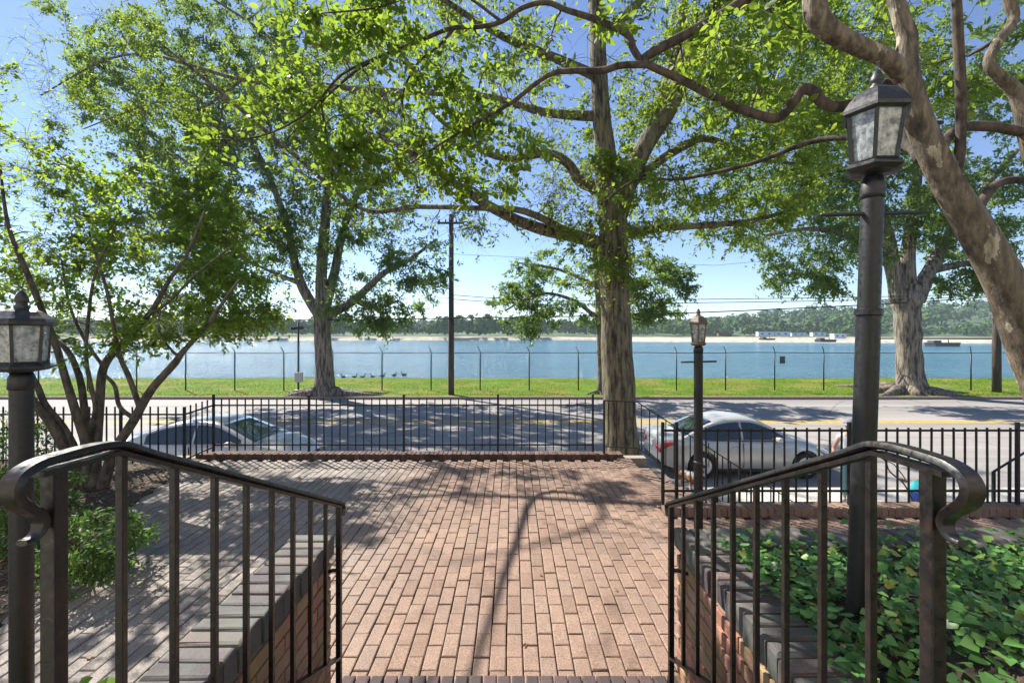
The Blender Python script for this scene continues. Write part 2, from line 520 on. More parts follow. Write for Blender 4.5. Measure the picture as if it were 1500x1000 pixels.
# ------------------------------------------------------------------ SETTING: ground, road, verge, lake
def sheet(name, x0, x1, y0, y1, z, mat, nx=1, ny=1, zf=None):
    xs = np.linspace(x0, x1, nx + 1); ys = np.linspace(y0, y1, ny + 1)
    V = [(x, y, z + (zf(x, y) if zf else 0)) for y in ys for x in xs]
    Fc = [(j * (nx + 1) + i, j * (nx + 1) + i + 1, (j + 1) * (nx + 1) + i + 1, (j + 1) * (nx + 1) + i) for j in range(ny) for i in range(nx)]
    mb = MB(); mb.add(V, Fc)
    return tag(mb.build(name, mat, smooth=True), kind='structure')

STREET = -1.69
WATER = -2.6
sheet('ground', -950, 950, -60, 690, -4.2, M['hill'])
sheet('road', -140, 140, 10.3, 24.62, STREET, M['asphalt'])
sheet('sidewalk', -140, 140, 7.1, 10.12, STREET + 0.12, M['concrete'])
for i, z in enumerate((18.2, 18.55)):
    sheet('centre_line', -140, 140, z, z + 0.15, STREET + 0.004, M['yellow'])
mb = MB(); mb.box((0, 10.21, STREET - 0.04), (280, 0.18, 0.32), bev=0.02); tag(mb.build('kerb', M['concrete']), kind='structure')
mb = MB(); mb.box((0, 24.7, STREET - 0.02), (280, 0.17, 0.34), bev=0.02); tag(mb.build('kerb', M['kerb']), kind='structure')
def verge_z(x, y):
    t = (y - 24.7) / 7.3
    base = 0.14 + 0.30 * min(1, max(0, t)) ** 1.2
    if y > 32: base = 0.44 - (y - 32) * 0.5
    return base + 0.05 * mnoise.noise(Vector((x * 0.25, y * 0.4, 0)))
sheet('grass_verge', -140, 140, 24.78, 38, STREET, M['lawn'], 280, 40, verge_z)
def ground_at(x, y): return STREET + verge_z(x, y)
sheet('lake', -900, 900, 33, 680, WATER, M['water'])

# near ground under the plantings and the patio slab
PATIO_D0, PATIO_D1 = 2.36, 7.0
mb = MB()
mb.box((-5.2, 3.55, -1.03), (13.8, 7.1, 2.0))           # block under patio and left bed
mb.box((5.3 + 2, 2.55, -1.028), (11.2, 5.1, 2.0))
tag(mb.build('patio_base', M['sand']), kind='structure')

def in_poly(x, y, poly):
    c = False
    n = len(poly)
    for i in range(n):
        x1, y1 = poly[i]; x2, y2 = poly[(i + 1) % n]
        if (y1 > y) != (y2 > y) and x < (x2 - x1) * (y - y1) / (y2 - y1) + x1: c = not c
    return c
LEFT_BED = [(-12, 7.0), (-4.78, 7.0), (-4.72, 6.5), (-4.62, 6.2), (-4.35, 5.2), (-4.05, 4.2), (-3.6, 3.3), (-3.2, 2.6), (-3.0, 1.2), (-12, 1.2)]

class Bricks:
    """many bricks in one mesh: each a rounded block of its own"""
    def __init__(s): s.V = []; s.F = []
    def brick(s, c, d, ax=None, b=0.006, jit=0.0, top=None):
        # d = full size along (a,b,n); ax = 3 axis vectors
        a = ax or (Vector((1, 0, 0)), Vector((0, 1, 0)), Vector((0, 0, 1)))
        c = Vector(c)
        x, y, z = d[0] / 2, d[1] / 2, d[2] / 2
        j = lambda: random.uniform(-jit, jit)
        base = len(s.V)
        b2 = b * 0.35
        for (ix, iy, iz) in ((x, y, -z), (x, y, z - b), (x - b2, y - b2, z - b2), (x - b, y - b, z)):
            for sx, sy in ((-1, -1), (1, -1), (1, 1), (-1, 1)):
                p = c + a[0] * (sx * ix + j()) + a[1] * (sy * iy + j()) + a[2] * iz
                s.V.append((p.x, p.y, p.z))
        for l in range(3):
            for k in range(4):
                k2 = (k + 1) % 4
                s.F.append((base + l * 4 + k, base + l * 4 + k2, base + l * 4 + 4 + k2, base + l * 4 + 4 + k))
        s.F.append((base + 12, base + 13, base + 14, base + 15))
    def build(s, name, mat, parent=None):
        mb = MB(); mb.v = s.V; mb.f = s.F
        return mb.build(name, mat, parent)

br = Bricks()
bw, bl = 0.0994, 0.212
x = -5.6
col = 0
while x < 9.0:
    off = bl / 2 if col % 2 else 0
    y = 2.3 - off
    while y < 7.0:
        cx, cy = x + bw / 2, y + bl / 2
        ok = (cy + bl / 2 <= 7.06) and not in_poly(cx, cy, LEFT_BED)
        if cx > 1.68 and cy > 4.82: ok = False
        if ok:
            tilt = random.gauss(0, 0.0022)
            br.brick((cx + random.gauss(0, .0008), cy + random.gauss(0, .0012), -0.02 + tilt), (bw - 0.006, bl - 0.0045, 0.04), b=0.0075, jit=0.0016)
        y += bl
    x += bw; col += 1
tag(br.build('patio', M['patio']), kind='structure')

# raised brick kerb round the patio edge
br = Bricks()
for i in range(int((1.75 + 4.9) / 0.072)):
    br.brick((-4.86 + i * 0.072, 7.1, 0.02), (0.066, 0.2, 0.10), b=0.008, jit=0.002)
tag(br.build('patio_kerb', M['kerbbrick']), kind='structure')
br = Bricks()
for i in range(int(7.4 / 0.072)):
    br.brick((1.70 + i * 0.072, 4.93, 0.03), (0.066, 0.2, 0.10), b=0.008, jit=0.002)
for i in range(27):
    br.brick((1.73, 5.07 + i * 0.072, -0.012), (0.2, 0.066, 0.06), b=0.008, jit=0.002)
tag(br.build('patio_kerb', M['patio']), kind='structure')
mb = MB()
mb.box((-2.9, 7.12, -0.85), (10.0, 0.16, 1.70)); mb.box((5.6, 5.06, -0.85), (7.6, 0.06, 1.66))
tag(mb.build('patio_retaining_face', M['mortar']), kind='structure')

# unseen house front behind the stairs, added to bounce sunlight into the shade
mb = MB()
for (xa, xb, za, zb) in ((-9, -5.2, -.2, 7.5), (-3.8, -0.75, -.2, 7.5), (0.75, 3.4, -.2, 7.5), (4.8, 9, -.2, 7.5), (-5.2, -3.8, -.2, 1.7), (-5.2, -3.8, 3.6, 7.5), (3.4, 4.8, -.2, 1.7), (3.4, 4.8, 3.6, 7.5), (-.75, .75, 3.1, 7.5)):
    mb.box(((xa + xb) / 2, -1.75, (za + zb) / 2), (xb - xa, .3, zb - za))
tag(mb.build('house_wall', mat_simple('painted_wall', (0.66, 0.62, 0.56), .9, 0, 6, .1, .004)), kind='structure')
mb = MB()
for (xa, xb, za, zb) in ((-5.2, -3.8, 1.7, 3.6), (3.4, 4.8, 1.7, 3.6), (-.75, .75, .8, 3.1)):
    mb.box(((xa + xb) / 2, -1.84, (za + zb) / 2), (xb - xa, .06, zb - za))
tag(mb.build('house_window', mat_simple('dark_opening', (0.04, 0.045, 0.05), .2)), kind='structure')

# street stair going down to the sidewalk at the right end of the patio
st = thing('street_stairs', 'brick stairs descending from the patio end to the sidewalk', 'stairs', (3, 6, STREET))
for k in range(10):
    br = Bricks()
    zt = -0.16 * (k + 1) + 0.03
    for i in range(27):
        br.brick((1.98 + k * 0.28, 5.14 + i * 0.072, zt - 0.06), (0.28, 0.067, 0.12), b=0.008, jit=0.002)
    br.build('step', M['patio'], st)

# ------------------------------------------------------------------ stair walls and steps in front
def brick_wall_face(br, x, y0, y1, z0, z1, nrm):
    """running bond courses on the plane x=const, outward normal along nrm*x"""
    n = Vector((nrm, 0, 0)); a = Vector((0, 1, 0)); u = Vector((0, 0, 1))
    z = z0; r = 0
    while z < z1 - 0.03:
        y = y0 - (0.1 if r % 2 else 0)
        while y < y1 - 0.01:
            ya, yb = max(y, y0), min(y + 0.2, y1)
            if yb - ya > 0.03:
                br.brick((x, (ya + yb) / 2, z + 0.034), (yb - ya - 0.009, 0.058, 0.03), (a, u, n), b=0.005, jit=0.0015)
            y += 0.2
        z += 0.068; r += 1
def brick_wall_front(br, y, x0, x1, z0, z1):
    n = Vector((0, 1, 0)); a = Vector((1, 0, 0)); u = Vector((0, 0, 1))
    z = z0; r = 0
    while z < z1 - 0.03:
        x = x0 - (0.1 if r % 2 else 0)
        while x < x1 - 0.01:
            xa, xb = max(x, x0), min(x + 0.2, x1)
            if xb - xa > 0.03:
                br.brick(((xa + xb) / 2, y, z + 0.034), (xb - xa - 0.009, 0.058, 0.03), (a, u, n), b=0.005, jit=0.0015)
            x += 0.2
        z += 0.068; r += 1
CAPZ = 0.94
# left wall
lw = thing('stair_wall', 'brick stair wall with dark coping beside the open patio', 'brick wall', (-1.0, 1.3, 0))
mb = MB(); mb.box((-1.0, 1.22, 0.41), (0.16, 2.06, 0.84)); mb.build('wall_core', M['mortar'], lw)
br = Bricks(); brick_wall_face(br, -0.92, 0.2, 2.26, 0.0, 0.83, 1); brick_wall_face(br, -1.08, 0.2, 2.26, 0.0, 0.83, -1); brick_wall_front(br, 2.25, -1.09, -0.91, 0.0, 0.83)
br.build('brickwork', M['redbrick'], lw)
br = Bricks()
for i in range(29):
    br.brick((-1.0 + random.gauss(0, .004), 2.24 - i * 0.073, CAPZ - 0.05 + random.gauss(0, .002)), (0.208, 0.065, 0.1), b=0.009, jit=0.003)
br.build('coping', M['capbrick'], lw)
# right wall with the return along the ivy bed
rw = thing('planter_wall', 'brick planter wall with dark coping round the ivy bed', 'brick wall', (0.95, 1.3, 0))
mb = MB(); mb.box((0.945, 1.22, 0.41), (0.15, 2.06, 0.84)); mb.box((3.6, 2.255, 0.408), (5.16, 0.15, 0.836)); mb.build('wall_core', M['mortar'], rw)
br = Bricks(); brick_wall_face(br, 0.868, 0.2, 2.34, 0.0, 0.83, -1); brick_wall_front(br, 2.335, 0.87, 6.2, 0.0, 0.83)
br.build('brickwork', M['redbrick'], rw)
br = Bricks()
for i in range(27):
    br.brick((0.945 + random.gauss(0, .005), 2.12 - i * 0.073, CAPZ - 0.05 + random.gauss(0, .0025)), (0.2, 0.064, 0.1), b=0.012, jit=0.004)
for i in range(74):
    br.brick((0.885 + i * 0.072, 2.26 + random.gauss(0, .004), CAPZ - 0.05 + random.gauss(0, .003)), (0.064, 0.205, 0.1), b=0.012, jit=0.004)
br.build('coping', M['capbrick'], rw)
# the steps between the walls
bs = thing('brick_steps', 'dark brick steps going down between the two railings', 'steps', (0, 1.2, 0))
for k, (d1, zt) in enumerate(((2.36, 0.17), (2.0, 0.33), (1.63, 0.49), (1.27, 0.65), (0.92, 0.80))):
    br = Bricks()
    n = int(1.74 / 0.0735)
    dep = 0.2
    for i in range(n + 1):
        br.brick((-0.885 + 0.037 + i * 0.0735, d1 - dep / 2, zt - 0.06), (0.066, dep, 0.12), b=0.009, jit=0.0025)
    br.build('step', M['stepbrick'], bs)
mb = MB()
for (d1, zt) in ((2.35, 0.155), (1.99, 0.315), (1.62, 0.475), (1.26, 0.635), (0.91, 0.785)):
    mb.box((-0.03, d1 / 2 - 0.3, zt / 2 - 0.012), (1.72, d1 + 0.55, zt))
mb.build('bed', M['mortar'], bs)

# ------------------------------------------------------------------ planting ground
def bed_z(x, y):
    k = min(1.0, max(0.0, (x - 1.06) / 0.35))
    return 0.855 + (0.22 * max(0.0, (2.15 - y)) + 0.035 * mnoise.noise(Vector((x * 2.1, y * 2.1, 3)))) * (0.12 + 0.88 * k * k * (3 - 2 * k))
sheet('ivy_bed_soil', 1.0, 6.2, -0.6, 2.2, 0, M['soil'], 60, 40, bed_z)
mb = MB()
mb.prism([(p[0], p[1]) for p in LEFT_BED][::-1], -0.05, 0.005)
tag(mb.build('planting_bed', M['soil']), kind='structure')
# ------------------------------------------------------------------ iron picket fences
def picket_mesh(w, h, name='picket'):
    mb = MB(); mb.box((0, 0, h / 2), (w, w, h), bev=w * 0.12)
    me = bpy.data.meshes.new(name)
    me.from_pydata(mb.v, [], mb.f)
    me.materials.append(M['fence'])
    return me
PK = picket_mesh(0.016, 0.82)
PT = picket_mesh(0.032, 0.90, 'post')

def fence_run(t, p0, p1, posts, gap=0.124, z0=0.08, rails=(0.79, 0.14), skip_ends=True):
    """pickets, rails and posts between two ground points on one fence"""
    p0 = Vector(p0); p1 = Vector(p1)
    L = (p1 - p0).length
    dr = (p1 - p0).normalized()
    off = wl(t)
    for rz in rails:
        mb = MB()
        mb.tube([p0 + Vector((0, 0, z0 + rz - 0.08 + 0.0)), p1 + Vector((0, 0, z0 + rz - 0.08))], 1.0, prof=[(-.005, -.012), (.005, -.012), (.005, .012), (-.005, .012)], up=(0, 0, 1))
        mb.build('rail', M['fence'], t)
    for q in posts:
        link('post', PT, None, t, (p0 + dr * q) - off)
    n = int(round(L / gap))
    for k in range(n + 1):
        s = k * L / n
        if any(abs(s - q) < gap * 0.45 for q in posts): continue
        if skip_ends and (k == 0 or k == n): continue
        o = link('picket', PK, None, t, (p0 + dr * s) - off + Vector((0, 0, z0)))
        o.rotation_euler = (random.gauss(0, .004), random.gauss(0, .004), 0)

zf = 0.09
cf = thing('picket_fence', 'black iron picket fence along the far edge of the brick patio', 'fence', (-1.7, 7.08, zf))
fence_run(cf, (-4.69, 7.08, zf), (1.27, 7.08, zf), [0, 1.5, 2.99, 4.47, 5.96], z0=0.0 + 0.02, rails=(0.79, 0.17))
lf = thing('picket_fence', 'black iron picket fence behind the many stemmed tree', 'fence', (-7, 6.45, 0))
fence_run(lf, (-10.5, 6.45, 0), (-4.69, 6.45, 0), [0.4, 1.9, 3.4, 4.9, 5.81], z0=0.08)
fence_run(lf, (-4.69, 6.45, 0.0), (-4.69, 7.06, 0.03), [], z0=0.08)
rf = thing('picket_fence', 'black iron picket fence on the low kerb before the silver car with red taillight', 'fence', (4.5, 4.93, 0.08))
fence_run(rf, (1.63, 4.93, 0.08), (8.9, 4.93, 0.08), [0.02, 0.17, 2.06, 3.9, 5.75, 7.2], z0=0.02, rails=(0.87, 0.21))

# sloping hand rails of the street stairs
def sloped_rail(t, pts, drop=0.72, step=0.125):
    mb = MB(); mb.tube(pts, 1.0, prof=[(-.012, -.008), (.012, -.008), (.012, .008), (-.012, .008)], up=(0, 0, 1)); mb.build('handrail', M['fence'], t)
    low = [Vector(p) - Vector((0, 0, drop)) for p in pts]
    mb = MB(); mb.tube(low, 1.0, prof=[(-.01, -.006), (.01, -.006), (.01, .006), (-.01, .006)], up=(0, 0, 1)); mb.build('bottom_rail', M['fence'], t)
    acc = 0
    for i in range(len(pts) - 1):
        a, b = Vector(pts[i]), Vector(pts[i + 1])
        n = max(1, int(abs(b.x - a.x) / step))
        for k in range(n):
            p = a.lerp(b, (k + 0.5) / n)
            mb = MB(); mb.box((p.x, p.y, p.z - drop / 2 - .004), (0.014, 0.014, drop)); mb.build('picket', M['fence'], t)
    for p in (pts[0], pts[-1]):
        mb = MB(); mb.box((p[0], p[1], p[2] - 0.45), (0.03, 0.03, 0.9)); mb.build('newel_post', M['fence'], t)
sr = thing('stair_handrail', 'thin black handrail sloping down to the street in front of the oak trunk', 'handrail', (1.44, 7.05, 0))
sloped_rail(sr, [(1.44, 7.05, 0.90), (1.96, 7.05, 0.875), (4.55, 7.15, -0.78)])
sr2 = thing('stair_handrail', 'short black handrail rising behind the fence at the right edge', 'handrail', (6.6, 6.1, -1))
sloped_rail(sr2, [(6.52, 6.1, 0.08), (7.6, 6.1, 0.74)])

# ------------------------------------------------------------------ the two stair railings in front
HPROF = [(-.019, -.004), (-.015, -.010), (.015, -.010), (.019, -.004), (.0205, .002), (.014, .007), (.006, .0095), (-.006, .0095), (-.014, .007), (-.0205, .002)]
def stair_railing(xr, label, wallx):
    t = thing('stair_railing', label, 'railing', (xr, 1.5, 0))
    sd = 1 if wallx > xr else -1
    d0, d1 = 0.95, 2.20
    zt = lambda d: 1.725 if d <= d0 else 1.725 - (d - d0) * 0.478
    path = [(2.225, 1.055), (2.24, 1.085), (2.235, 1.108), (2.2, zt(2.2))]
    path += [(d, zt(d)) for d in np.linspace(2.1, 1.05, 8)]
    path += [(0.985, 1.711), (0.95, 1.722), (0.90, 1.727), (0.83, 1.727), (0.795, 1.724), (0.770, 1.713), (0.761, 1.695), (0.768, 1.673), (0.786, 1.654), (0.803, 1.637), (0.809, 1.619), (0.803, 1.604), (0.790, 1.596), (0.776, 1.597)]
    rows = catmull([(xr, p[0], p[1]) for p in path], 4)
    n = len(rows)
    rad = np.ones(n)
    rad[-24:] = np.linspace(1.1, 0.55, 24)
    rad[-48:-24] = np.linspace(1.0, 1.1, 24)
    mb = MB(); mb.tube([Vector(r) for r in rows], [q * .9 for q in rad], prof=HPROF, up=(0, -0.6, 0.3))
    o = mb.build('handrail', M['iron'], t, smooth=True)
    smooth_angle(o, 40)
    # flat channel under the cap
    mb = MB(); mb.tube([(xr, 2.2, zt(2.2) - .018), (xr, 0.96, 1.704), (xr, 0.80, 1.708)], 1.0, prof=[(-.014, -.005), (.014, -.005), (.014, .005), (-.014, .005)], up=(0, 0, 1)); mb.build('top_channel', M['iron'], t)
    lo = lambda d: zt(d) - 0.752
    mb = MB(); mb.tube([(xr, 2.19, lo(2.19)), (xr, 0.97, lo(0.97))], 1.0, prof=[(-.014, -.006), (.014, -.006), (.014, .006), (-.014, .006)], up=(0, 0, 1)); mb.build('bottom_rail', M['iron'], t)
    for k in range(8):
        d = 0.975 + k * 0.1525
        za, zb = lo(d), zt(d) - .012
        mb = MB(); mb.box((xr, d, (za + zb) / 2), (0.0155, 0.0155, zb - za), rot=random.gauss(0, .05), bev=0.0015); mb.build('picket', M['iron'], t)
    mb = MB(); mb.box((xr, 2.2, (0.15 + zt(2.2)) / 2 - .006), (0.024, 0.024, zt(2.2) - 0.16), bev=0.002); mb.build('newel_post', M['iron'], t)
    mb = MB(); mb.box((xr, 0.832, (0.76 + 1.72) / 2 - .004), (0.027, 0.027, 0.952), bev=0.0025); mb.build('newel_post', M['iron'], t)
    mb = MB(); mb.tube([(xr, 2.2, 0.80), (xr + sd * 0.03, 2.2, 0.80), (xr + sd * 0.06, 2.19, 0.795), (wallx + sd * .02, 2.19, 0.78)], 0.009, 8); mb.build('wall_bracket', M['iron'], t, True)
    return t
stair_railing(-0.845, 'worn black stair railing with scrolled end beside the patio side wall', -0.9)
stair_railing(0.777, 'worn black stair railing with scrolled end beside the ivy planter', 0.85)

# ------------------------------------------------------------------ lamp posts
def lantern(t, base, s, rt, rb, hg, mat, rot=0.0, roofh=0.5, tilt=None, n=6, fin=1.0):
    """six sided lantern sitting at `base`; rt/rb glass radii at top and bottom, hg glass height"""
    b = Vector(base)
    T = Matrix.Translation(b) @ (tilt or Matrix.Identity(4))
    def put(mb, name, m, par, smooth=False):
        mb.v = [tuple(T @ Vector(v)) for v in mb.v]
        return mb.build(name, m, par, smooth)
    ring = lambda r, z: [Vector((r * math.cos(2 * PI * k / n + rot), r * math.sin(2 * PI * k / n + rot), z)) for k in range(n)]
    mb = MB(); mb.lathe((0, 0, 0), [(rb * 0.55, -0.026 * s), (rb * 1.05, -0.020 * s), (rb * 1.32, -0.006 * s), (rb * 1.32, 0.0 * s), (rb * 1.05, 0.016 * s)], n, rot=rot); put(mb, 'base_plate', mat, t)
    z0, z1 = 0.016 * s, 0.016 * s + hg
    A, B = ring(rb, z0), ring(rt, z1)
    mb = MB()
    for k in range(n): mb.tube([A[k], B[k]], 0.0085 * s, 4)
    for rg, z in ((A, z0), (B, z1)):
        for k in range(n): mb.tube([rg[k], rg[(k + 1) % n]], 0.008 * s, 4)
    put(mb, 'frame', mat, t)
    for k in range(n):
        a, a2, c, c2 = A[k] * 0.985, A[(k + 1) % n] * 0.985, B[(k + 1) % n] * 0.985, B[k] * 0.985
        for v in (a, a2): v.z = z0 + .004
        for v in (c, c2): v.z = z1 - .004
        nrm = (a2 - a).cross(c2 - a).normalized() * 0.003
        mb = MB(); mb.add([a, a2, c, c2, a - nrm, a2 - nrm, c - nrm, c2 - nrm], [(0, 1, 2, 3), (7, 6, 5, 4), (0, 4, 5, 1), (1, 5, 6, 2), (2, 6, 7, 3), (3, 7, 4, 0)])
        put(mb, 'pane', M['seedglass'], t)
    re = rt * 1.22
    hr = roofh * rt
    prof = [(re * 0.92, z1 - .012 * s), (re, z1 - 0.006 * s), (re * 1.0, z1 + 0.006 * s), (re * 0.93, z1 + 0.02 * s), (re * 0.8, z1 + hr * 0.5), (re * 0.6, z1 + hr * 0.82), (re * 0.36, z1 + hr), (re * 0.16, z1 + hr * 1.04)]
    mb = MB(); mb.lathe((0, 0, 0), prof, n, rot=rot); put(mb, 'roof', mat, t)
    zt = z1 + hr * 1.0
    fp = [(0.024, -.004), (0.024, .012), (0.018, .018), (0.017, .024), (0.022, .03), (0.0225, .038), (0.020, .048), (0.0145, .062), (0.007, .074), (0.0, .080)]
    mb = MB(); mb.lathe((0, 0, zt), [(r * s * fin, z * s * fin) for r, z in fp], 14); put(mb, 'finial', mat, t, True)
    mb = MB(); mb.lathe((0, 0, z0), [(0.016, 0), (0.016, hg * .35), (0.013, hg * .36), (0.02, hg * .5), (0.02, hg * .62), (0.008, hg * .8), (0, hg * .82)], 12); put(mb, 'bulb', M['bulb'], t, True)
M['bulb'] = mat_simple('bulb_glass', (0.75, 0.75, 0.7), 0.25, 0, 5, 0.05)

# right lamp, leaning a little
t = thing('lamp_post', 'tall black lamp post leaning in the ivy bed', 'lamp post', (1.222, 1.6, bed_z(1.22, 1.6)))
pb = Vector((1.222, 1.6, 0.75)); ptop = Vector((1.283, 1.6, 2.512))
mb = MB()
ax = ptop - pb
for a0, a1, r in ((0, 0.735, 0.0362), (0.735, 0.985, 0.0340)):
    mb.tube([pb + ax * a0, pb + ax * a1], r, 28)
o = mb.build('post', M['post'], t, True); smooth_angle(o, 50)
mb = MB(); c0 = pb + ax * 0.727
q = ax.normalized()
mb.tube([c0 - q * .012, c0 - q * .009, c0 + q * .011, c0 + q * .014], [.036, .042, .042, .035], 28); o = mb.build('collar', M['post'], t, True); smooth_angle(o, 40)
mb = MB(); mb.tube([pb + ax * 0.955, pb + ax * 0.965, pb + ax * 0.98, pb + ax * 1.0], [.0345, .0375, .0365, .028], 28); mb.build('neck', M['post'], t, True)
lantern(t, ptop + Vector((0, 0, 0.030)), 0.95, 0.089, 0.070, 0.178, M['lantern'], rot=R(-126), roofh=0.95, tilt=Matrix.Rotation(R(2.5), 4, 'Y'))
mb = MB(); mb.tube([(1.096, 1.6, 2.378), (1.455, 1.6, 2.386)], 0.0075, 10); mb.build('crossbar', M['post'], t, True)
# left lamp
t = thing('lamp_post', 'short black lamp post left of the stairs near the shrubs', 'lamp post', (-1.85, 1.7, 0))
mb = MB(); mb.tube([(-1.85, 1.7, 0), (-1.85, 1.7, 1.80)], 0.034, 28); o = mb.build('post', M['post'], t, True); smooth_angle(o, 50)
mb = MB(); mb.tube([(-1.85, 1.7, 1.745), (-1.85, 1.7, 1.75), (-1.85, 1.7, 1.79), (-1.85, 1.7, 1.815)], [.0345, .039, .038, .028], 28); mb.build('neck', M['post'], t, True)
lantern(t, (-1.85, 1.7, 1.833), 0.8, 0.080, 0.071, 0.150, M['lantern'], rot=R(-2), roofh=0.66, fin=1.15)
# middle lamp
t = thing('lamp_post', 'slim lamp post with bronze lantern before the silver car', 'lamp post', (1.82, 4.4, 0))
mb = MB(); mb.tube([(1.82, 4.4, 0), (1.82, 4.4, 1.80)], 0.0425, 24); o = mb.build('post', M['post'], t, True); smooth_angle(o, 50)
mb = MB(); mb.tube([(1.82, 4.4, 1.76), (1.82, 4.4, 1.80), (1.82, 4.4, 1.835)], [.044, .047, .03], 24); mb.build('neck', M['post'], t, True)
mb = MB(); mb.tube([(1.82, 4.4, 1.30 - 0.62), (1.82, 4.4, 1.33 - 0.62)], .045, 24); mb.build('collar', M['galv'], t, True)
mb = MB(); mb.tube([(1.65, 4.4, 1.672), (1.995, 4.4, 1.678)], .009, 10); mb.build('crossbar', M['post'], t, True)
lantern(t, (1.82, 4.4, 1.853), 0.9, 0.080, 0.062, 0.185, M['bronze'], rot=R(-112), roofh=0.9)

# ------------------------------------------------------------------ trees
def rand_unit(n):
    v = rng.normal(size=(n, 3))
    return v / np.linalg.norm(v, axis=1, keepdims=True)

def leaf_arrays(Pn, D, N, L, Wd, fold=0.25, shape=4):
    D = D / np.linalg.norm(D, axis=1, keepdims=True)
    N = N - D * np.sum(N * D, axis=1, keepdims=True)
    N = N / (np.linalg.norm(N, axis=1, keepdims=True) + 1e-9)
    S = np.cross(D, N)
    n = len(Pn)
    L = np.asarray(L).reshape(-1, 1); Wd = np.asarray(Wd).reshape(-1, 1)
    if shape == 4:
        tm = [(0, 0), (0.45, 0.5), (1, 0), (0.45, -0.5)]
        fc = np.array([[0, 1, 2], [0, 2, 3]])
    elif shape == 6:
        tm = [(0, 0), (0.28, 0.44), (0.62, 0.42), (1, 0), (0.62, -0.42), (0.28, -0.44)]
        fc = np.array([[0, 3, 2, 1], [0, 5, 4, 3]])
    else:   # ivy: five lobes
        tm = [(0.05, 0), (-0.12, 0.26), (0.16, 0.54), (0.5, 0.38), (1, 0), (0.5, -0.38), (0.16, -0.54), (-0.12, -0.26)]
        fc = np.array([[0, 3, 2, 1], [0, 5, 4, 3], [0, 7, 6, 5]])
    k = len(tm)
    V = np.empty((n, k, 3))
    for i, (a, b) in enumerate(tm):
        V[:, i] = Pn + D * L * a + S * Wd * b + N * Wd * (fold * abs(b) - 0.12 * a * a)
    Fc = (np.arange(n) * k)[:, None, None] + fc[None]
    return V.reshape(-1, 3), Fc.reshape(-1, fc.shape[1])

LIT = [(-1.75, 2.0), (1.75, 2.0), (1.75, 4.6), (0.9, 5.3), (-0.3, 5.2), (-0.9, 4.4), (-1.75, 3.9)]       # sun reaches the patio here in the photograph
TS = np.array(TOSUN)
def shades_patio(p):
    k = p[2] / TS[2]
    return in_poly(p[0] - TS[0] * k, p[1] - TS[1] * k, LIT)

def gap_keep(Pn):
    """thin the leaves where the photograph shows sun flecks on the ground below"""
    k = Pn[:, 2] / TS[2]
    gx = Pn[:, 0] - TS[0] * k; gy = Pn[:, 1] - TS[1] * k
    u = rng.uniform(0, 1, len(Pn))
    keep = np.ones(len(Pn), bool)
    near = np.where((gx > -6) & (gx < 5) & (gy > 0.3) & (gy < 7.2))[0]
    for i in near:
        x, y = gx[i], gy[i]
        if in_poly(x, y, LIT):
            keep[i] = u[i] < 0.05
        else:
            n = mnoise.noise(Vector((x * 1.5, y * 1.5, 5))) + 0.6 * mnoise.noise(Vector((x * 4.2, y * 4.2, 1)))
            if x > 1.7 and 3.6 < y < 5: th = -0.7
            elif x > 1.05 and y < 2.2: th = 0.22
            elif x < -1.0 and y < 4: th = -0.36
            else: th = -0.1
            if n > th: keep[i] = u[i] < 0.06
    # broken shade on the road
    k = (Pn[:, 2] - STREET) / TS[2]
    gx = Pn[:, 0] - TS[0] * k; gy = Pn[:, 1] - TS[1] * k
    for i in np.where((gx > -26) & (gx < 26) & (gy > 10) & (gy < 24.7))[0]:
        n = mnoise.noise(Vector((gx[i] * .5, gy[i] * .9, 9))) + .6 * mnoise.noise(Vector((gx[i] * 1.7, gy[i] * 2.4, 3)))
        if n > .12: keep[i] = u[i] < .12
    return keep

